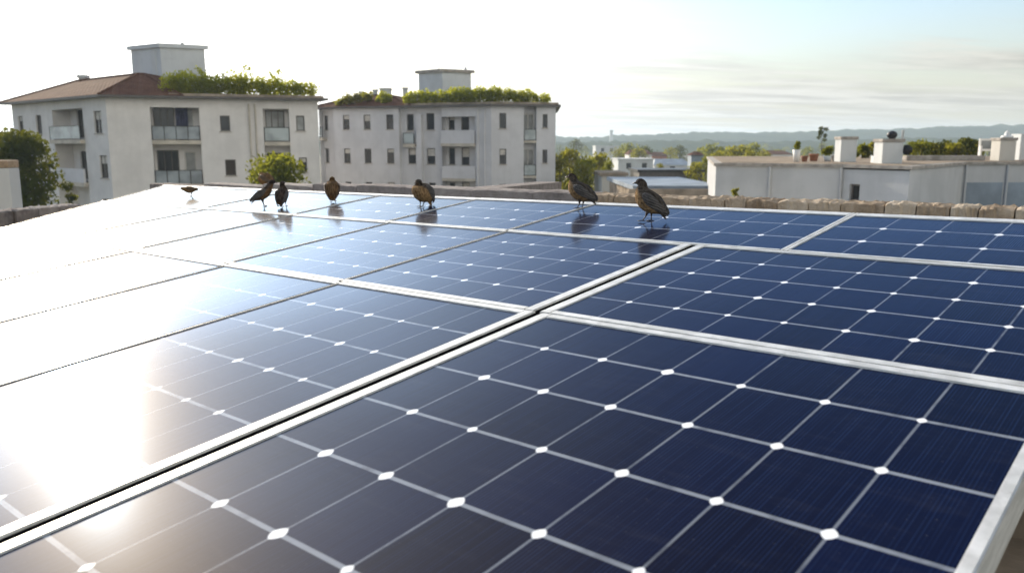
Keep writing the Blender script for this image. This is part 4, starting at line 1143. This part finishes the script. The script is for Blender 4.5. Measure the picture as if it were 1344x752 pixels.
# far town: roofs and trees scattered below the ridge
k = 0
r_ = np.random.default_rng(5)
for i in range(26):
    px = 735 + r_.random() * 620; y_ = 420 + r_.random() * 420
    q = P(px, 190, y_); tree('far_tree', (q.x, q.y, 0), 7 + r_.random() * 5, 8 + r_.random() * 6, 'hazy round tree in the distant belt below the wooded ridge', 'tree', M[('leaf_dark', 'leaf_mid')[i % 2]], 260, .55, 400 + i, 'hazy trees of the distant belt', clumps=9, crown_from=.15)

# ------------------------------------------------------------------ birds


def feather(name, base, belly, cap=None, back=.0):
    m_ = bpy.data.materials.new(name); m_.use_nodes = True
    q = NT(m_.node_tree); b = q.n['Principled BSDF']
    c = q.coord('Object'); x, y, z = q.sep(c)
    n_ = q.noise(c, 7, 4, .6)
    streak = q.noise(q.v('MULTIPLY', c, (5, 26, 8)), 1.0, 3, .6)
    # belly below a line that rises to the breast
    lin = q.m('ADD', q.m('SUBTRACT', z, q.m('MULTIPLY', x, .98)), q.m('MULTIPLY', q.m('SUBTRACT', n_, .5), .16))
    f = q.rng(lin, .40, .54)
    bl = q.mix(q.rng(q.m('ADD', q.m('MULTIPLY', streak, .6), q.m('MULTIPLY', q.noise(c, 22, 3), .4)), .38, .60), tuple(v * .42 for v in belly), belly)
    bs = q.mix(q.rng(streak, .35, .65), tuple(v * .55 for v in base), tuple(min(1, v * 1.4) for v in base))
    col = q.mix(f, bl, bs)
    if cap:
        hd = q.rng(q.m('ADD', z, q.m('MULTIPLY', x, .35)), .86, .92); col = q.mix(hd, col, cap)
    q.put(b.inputs['Base Color'], col)
    b.inputs['Roughness'].default_value = .75; b.inputs['Specular IOR Level'].default_value = .25
    b.inputs['Roughness'].default_value = .95; b.inputs['Specular IOR Level'].default_value = .05
    q.put(b.inputs['Normal'], q.bump(q.m('ADD', streak, q.noise(c, 30, 3)), .9, .035))
    return m_


def wingmat(name, a, b_):
    m_ = bpy.data.materials.new(name); m_.use_nodes = True
    q = NT(m_.node_tree); b = q.n['Principled BSDF']; c = q.coord('Object'); x, y, z = q.sep(c)
    s_ = q.m('SINE', q.m('ADD', q.m('MULTIPLY', q.m('ADD', z, q.m('MULTIPLY', x, -.42)), 110), q.m('MULTIPLY', q.noise(c, 6, 3), 5)))
    q.put(b.inputs['Base Color'], q.mix(q.m('ADD', q.m('MULTIPLY', q.rng(s_, -.6, .9), .22), q.m('MULTIPLY', q.rng(q.noise(c, 9, 4), .35, .65), .4)), a, b_))
    b.inputs['Roughness'].default_value = .6; b.inputs['Specular IOR Level'].default_value = .3
    q.put(b.inputs['Normal'], q.bump(q.m('ADD', s_, q.noise(c, 24, 4)), .4, .012))
    return m_


M['f_brown'] = feather('plumage_rusty', (.115, .095, .078), (.50, .32, .165), (.055, .042, .036))
M['f_slate'] = feather('plumage_dark', (.10, .075, .062), (.30, .18, .10), (.045, .035, .032))
M['f_tan'] = feather('plumage_tan', (.24, .15, .08), (.44, .25, .11), (.15, .09, .055))
M['w_slate'] = wingmat('wing_slate', (.055, .050, .047), (.15, .135, .12))
M['w_brown'] = wingmat('wing_brown', (.07, .048, .032), (.20, .14, .085))
M['beak'] = mat('beak_horn', (.045, .036, .03), .4, .1)
M['eye'] = mat('eye_black', (.006, .005, .005), .08, .0, spec=.7)
M['legs'] = mat('leg_dark', (.05, .035, .028), .6, .15)


def loft(bm, rings, seg=14):
    """rings: (center, ry, rz) — cross-sections square to the spine"""
    pts = [Vector(r_[0]) for r_ in rings]; out = []
    for i, (c, ry, rz) in enumerate(rings):
        d = (pts[min(i + 1, len(pts) - 1)] - pts[max(i - 1, 0)]).normalized()
        side = Vector((0, 1, 0)); side = (side - d * side.dot(d)).normalized(); up = d.cross(side)
        if up.z < 0 and abs(d.z) < .95: up = -up
        out.append([bm.verts.new(pts[i] + side * math.cos(2 * math.pi * k / seg) * ry + up * math.sin(2 * math.pi * k / seg) * rz) for k in range(seg)])
    for a, b in zip(out, out[1:]):
        for k in range(seg):
            try: bm.faces.new((a[k], a[(k + 1) % seg], b[(k + 1) % seg], b[k]))
            except ValueError: pass
    bm.faces.new(out[0][::-1]); bm.faces.new(out[-1])
    bmesh.ops.recalc_face_normals(bm, faces=bm.faces[:])


def bird(foot, yaw, height, label, plum='f_brown', wing='w_slate', tilt=0, head=(0, 0), neck=1.0, fat=1.0, stride=.0, head_turn=0, droop=0, tail=1.0, group=None, cat='bird', longish=1.0, legh=1.0):
    """height in metres from feet to crown of the upright pose; yaw 0 looks along +x; tilt raises the breast"""
    o = empty('bird', foot, label, cat, group, rz=yaw); o.scale = (height / .92,) * 3
    piv = Vector((-.02, 0, .30)); Rt = Matrix.Rotation(-R(tilt), 4, 'Y')
    def tf(p_): p_ = Vector(p_); return piv + Rt @ (p_ - piv) + Vector((0, 0, .30 * (legh - 1)))
    hx, hz = head
    F = fat * 1.27; Lg = longish; tail *= .70; legh *= .74
    sp = [((-.66 * tail * Lg, 0, .235 - droop), .050, .010), ((-.50 * tail * Lg, 0, .300 - droop * .7), .062, .022), ((-.36 * Lg, 0, .37 - droop * .4), .085 * F, .062 * F), ((-.24 * Lg, 0, .415 - droop * .1), .135 * F, .118 * F),
          ((-.10 * Lg, 0, .455), .178 * F, .172 * F), ((.04 * Lg, 0, .505), .192 * F, .192 * F), ((.15 * Lg, 0, .575), .172 * F, .172 * F), ((.215 * Lg + hx * .3, 0, .665 + hz * .3), .132 * F, .132 * F),
          ((.24 * Lg + hx * .6, 0, .745 * 1 + (neck - 1) * .1 + hz * .6), .104, .112)]
    hc = Vector((.27 * Lg + hx, 0, .835 + (neck - 1) * .2 + hz))
    sp = [(tf(c), ry, rz) for c, ry, rz in sp]
    Hm = Matrix.Rotation(R(head_turn), 4, 'Z')
    hcT = tf(hc)
    hd = lambda dx, dy, dz: hcT + Hm @ Vector((dx, dy, dz))
    sp += [(hd(-.02, 0, -.02), .096, .105), (hd(.035, 0, .012), .094, .098), (hd(.085, 0, .010), .072, .072), (hd(.118, 0, .0), .042, .044), (hd(.134, 0, -.006), .020, .020)]
    bm = bmesh.new(); loft(bm, sp)
    b_ = link('body', me_of(bm, 'body', True), M[plum], o); md = b_.modifiers.new('smooth', 'SUBSURF'); md.levels = 1; md.render_levels = 2
    # beak
    bm = bmesh.new(); tube(bm, [hd(.118, 0, -.004), hd(.165, 0, -.012), hd(.215, 0, -.030)], [.026, .018, .003], 10); link('beak', me_of(bm, 'beak', True), M['beak'], o)
    for s in (-1, 1):
        bm = bmesh.new(); bmesh.ops.create_uvsphere(bm, u_segments=10, v_segments=8, radius=.017)
        for v in bm.verts: v.co += hd(.062, s * .076, .030)
        link('eye', me_of(bm, 'eye', True), M['eye'], o)
        # folded wing
        bm = bmesh.new()
        W_ = [((.15 * Lg, s * .125 * F, .63), .020, .03), ((.09 * Lg, s * .160 * F, .615), .034, .085), ((-.04 * Lg, s * .172 * F, .56), .036, .132), ((-.18 * Lg, s * .146 * F, .49 - droop * .1), .032, .118), ((-.33 * Lg, s * .098 * F, .425 - droop * .35), .024, .072), ((-.47 * Lg, s * .060, .345 - droop * .7), .016, .045), ((-.60 * Lg * min(1, tail), s * .035, .285 - droop * .9), .006, .010)]
        loft(bm, [(tf(c), ry, rz) for c, ry, rz in W_], 12)
        w_ = link('wing', me_of(bm, 'wing', True), M[wing], o); md = w_.modifiers.new('smooth', 'SUBSURF'); md.levels = 1; md.render_levels = 2
        # leg with thigh, shank and toes
        bm = bmesh.new(); fx = .02 + s * stride * .5
        hip = tf((-.05, s * .085 * F, .33)); knee = Vector((-.035 + s * stride * .25, s * .078, .155 * legh)); ank = Vector((fx - .02, s * .075, .022))
        tube(bm, [hip, hip.lerp(knee, .55), knee, knee.lerp(ank, .5), ank], [.055, .030, .014, .0115, .013], 8)
        for an, ln in ((0, .115), (32, .10), (-32, .10), (180, .075)):
            dv = Vector((math.cos(R(an)), math.sin(R(an)), 0)); tube(bm, [ank, ank + dv * ln * .5 + Vector((0, 0, -.004)), ank + dv * ln + Vector((0, 0, -.016))], [.012, .009, .004], 6)
        link('leg', me_of(bm, 'leg', True), M['legs'], o)
    return o


def foot_at(px, py):
    """where the sight line of pixel (px, py) meets the glass of the array"""
    e = Vector((0, 0, EYE)); d_ = P(px, py, 1) - e
    t_ = (O3 - e).dot(PN) / d_.dot(PN); return e + d_ * t_ + PN * .001


def hgt(px_h, p_): return px_h * (p_.y) / FPX * 1.0
G = None
q = foot_at(849, 291); bird(q, R(180 - 28), hgt(57, q), 'largest bird with orange-tan breast and slate wings, facing left near the tan stones', tilt=14, stride=.14)
q = foot_at(761, 274); bird(q, R(180 - 30), hgt(48, q), 'slate-winged bird with pale breast facing left on the panel seam, second from the right', tilt=6, stride=.06)
q = foot_at(553, 272); bird(q, R(232), hgt(43, q), 'hunched plump bird with rusty underparts and dark wing in the middle of the panel edge', tilt=20, head=(-.05, -.07), fat=1.2, neck=.7, stride=.05)
q = foot_at(437, 264); bird(q, R(100), hgt(35, q), 'round brown bird on two thin legs, seen from behind', plum='f_tan', wing='w_brown', tilt=30, fat=1.15, head=(-.03, -.05), tail=.7, neck=.8)
q = foot_at(373, 271); bird(q, R(80), hgt(33, q), 'narrow dark bird standing beside the stretching bird', plum='f_slate', wing='w_slate', tilt=34, fat=.95, tail=.75)
q = foot_at(347, 271); bird(q, R(12), hgt(34, q), 'slim dark bird stretching its head up and to the right', plum='f_slate', wing='w_slate', tilt=10, fat=.78, neck=1.0, longish=1.05, head=(.10, .02))
q = PL(st_b(335), A_ST + .14); zt_ = ZH(242, q.y); bird((q.x, q.y, zt_ - .012), R(160), hgt(27, q), 'brown bird crouching on the grey wall behind the stretching bird', plum='f_tan', wing='w_brown', tilt=8, fat=1.3, head=(-.06, -.10), neck=.7, legh=.5)
q = foot_at(251, 258); bird(q, R(196), hgt(20, q), 'small pale brown bird pecking at the far left of the array', plum='f_tan', wing='w_brown', tilt=-20, head=(.05, -.16), fat=.9)

# ------------------------------------------------------------------ the air
hb = bmesh.new(); box(hb, -3100, 3100, -3100, 3100, -1.5, 62)
hm = bpy.data.materials.new('haze_air'); hm.use_nodes = True; hn = hm.node_tree.nodes; hn.clear()
hv = hn.new('ShaderNodeVolumePrincipled'); hv.inputs['Color'].default_value = (.66, .80, .95, 1); hv.inputs['Density'].default_value = .00033; hv.inputs['Anisotropy'].default_value = .25
ho = hn.new('ShaderNodeOutputMaterial'); hm.node_tree.links.new(hv.outputs[0], ho.inputs['Volume'])
tag(link('haze', me_of(hb, 'haze'), hm), kind='stuff')
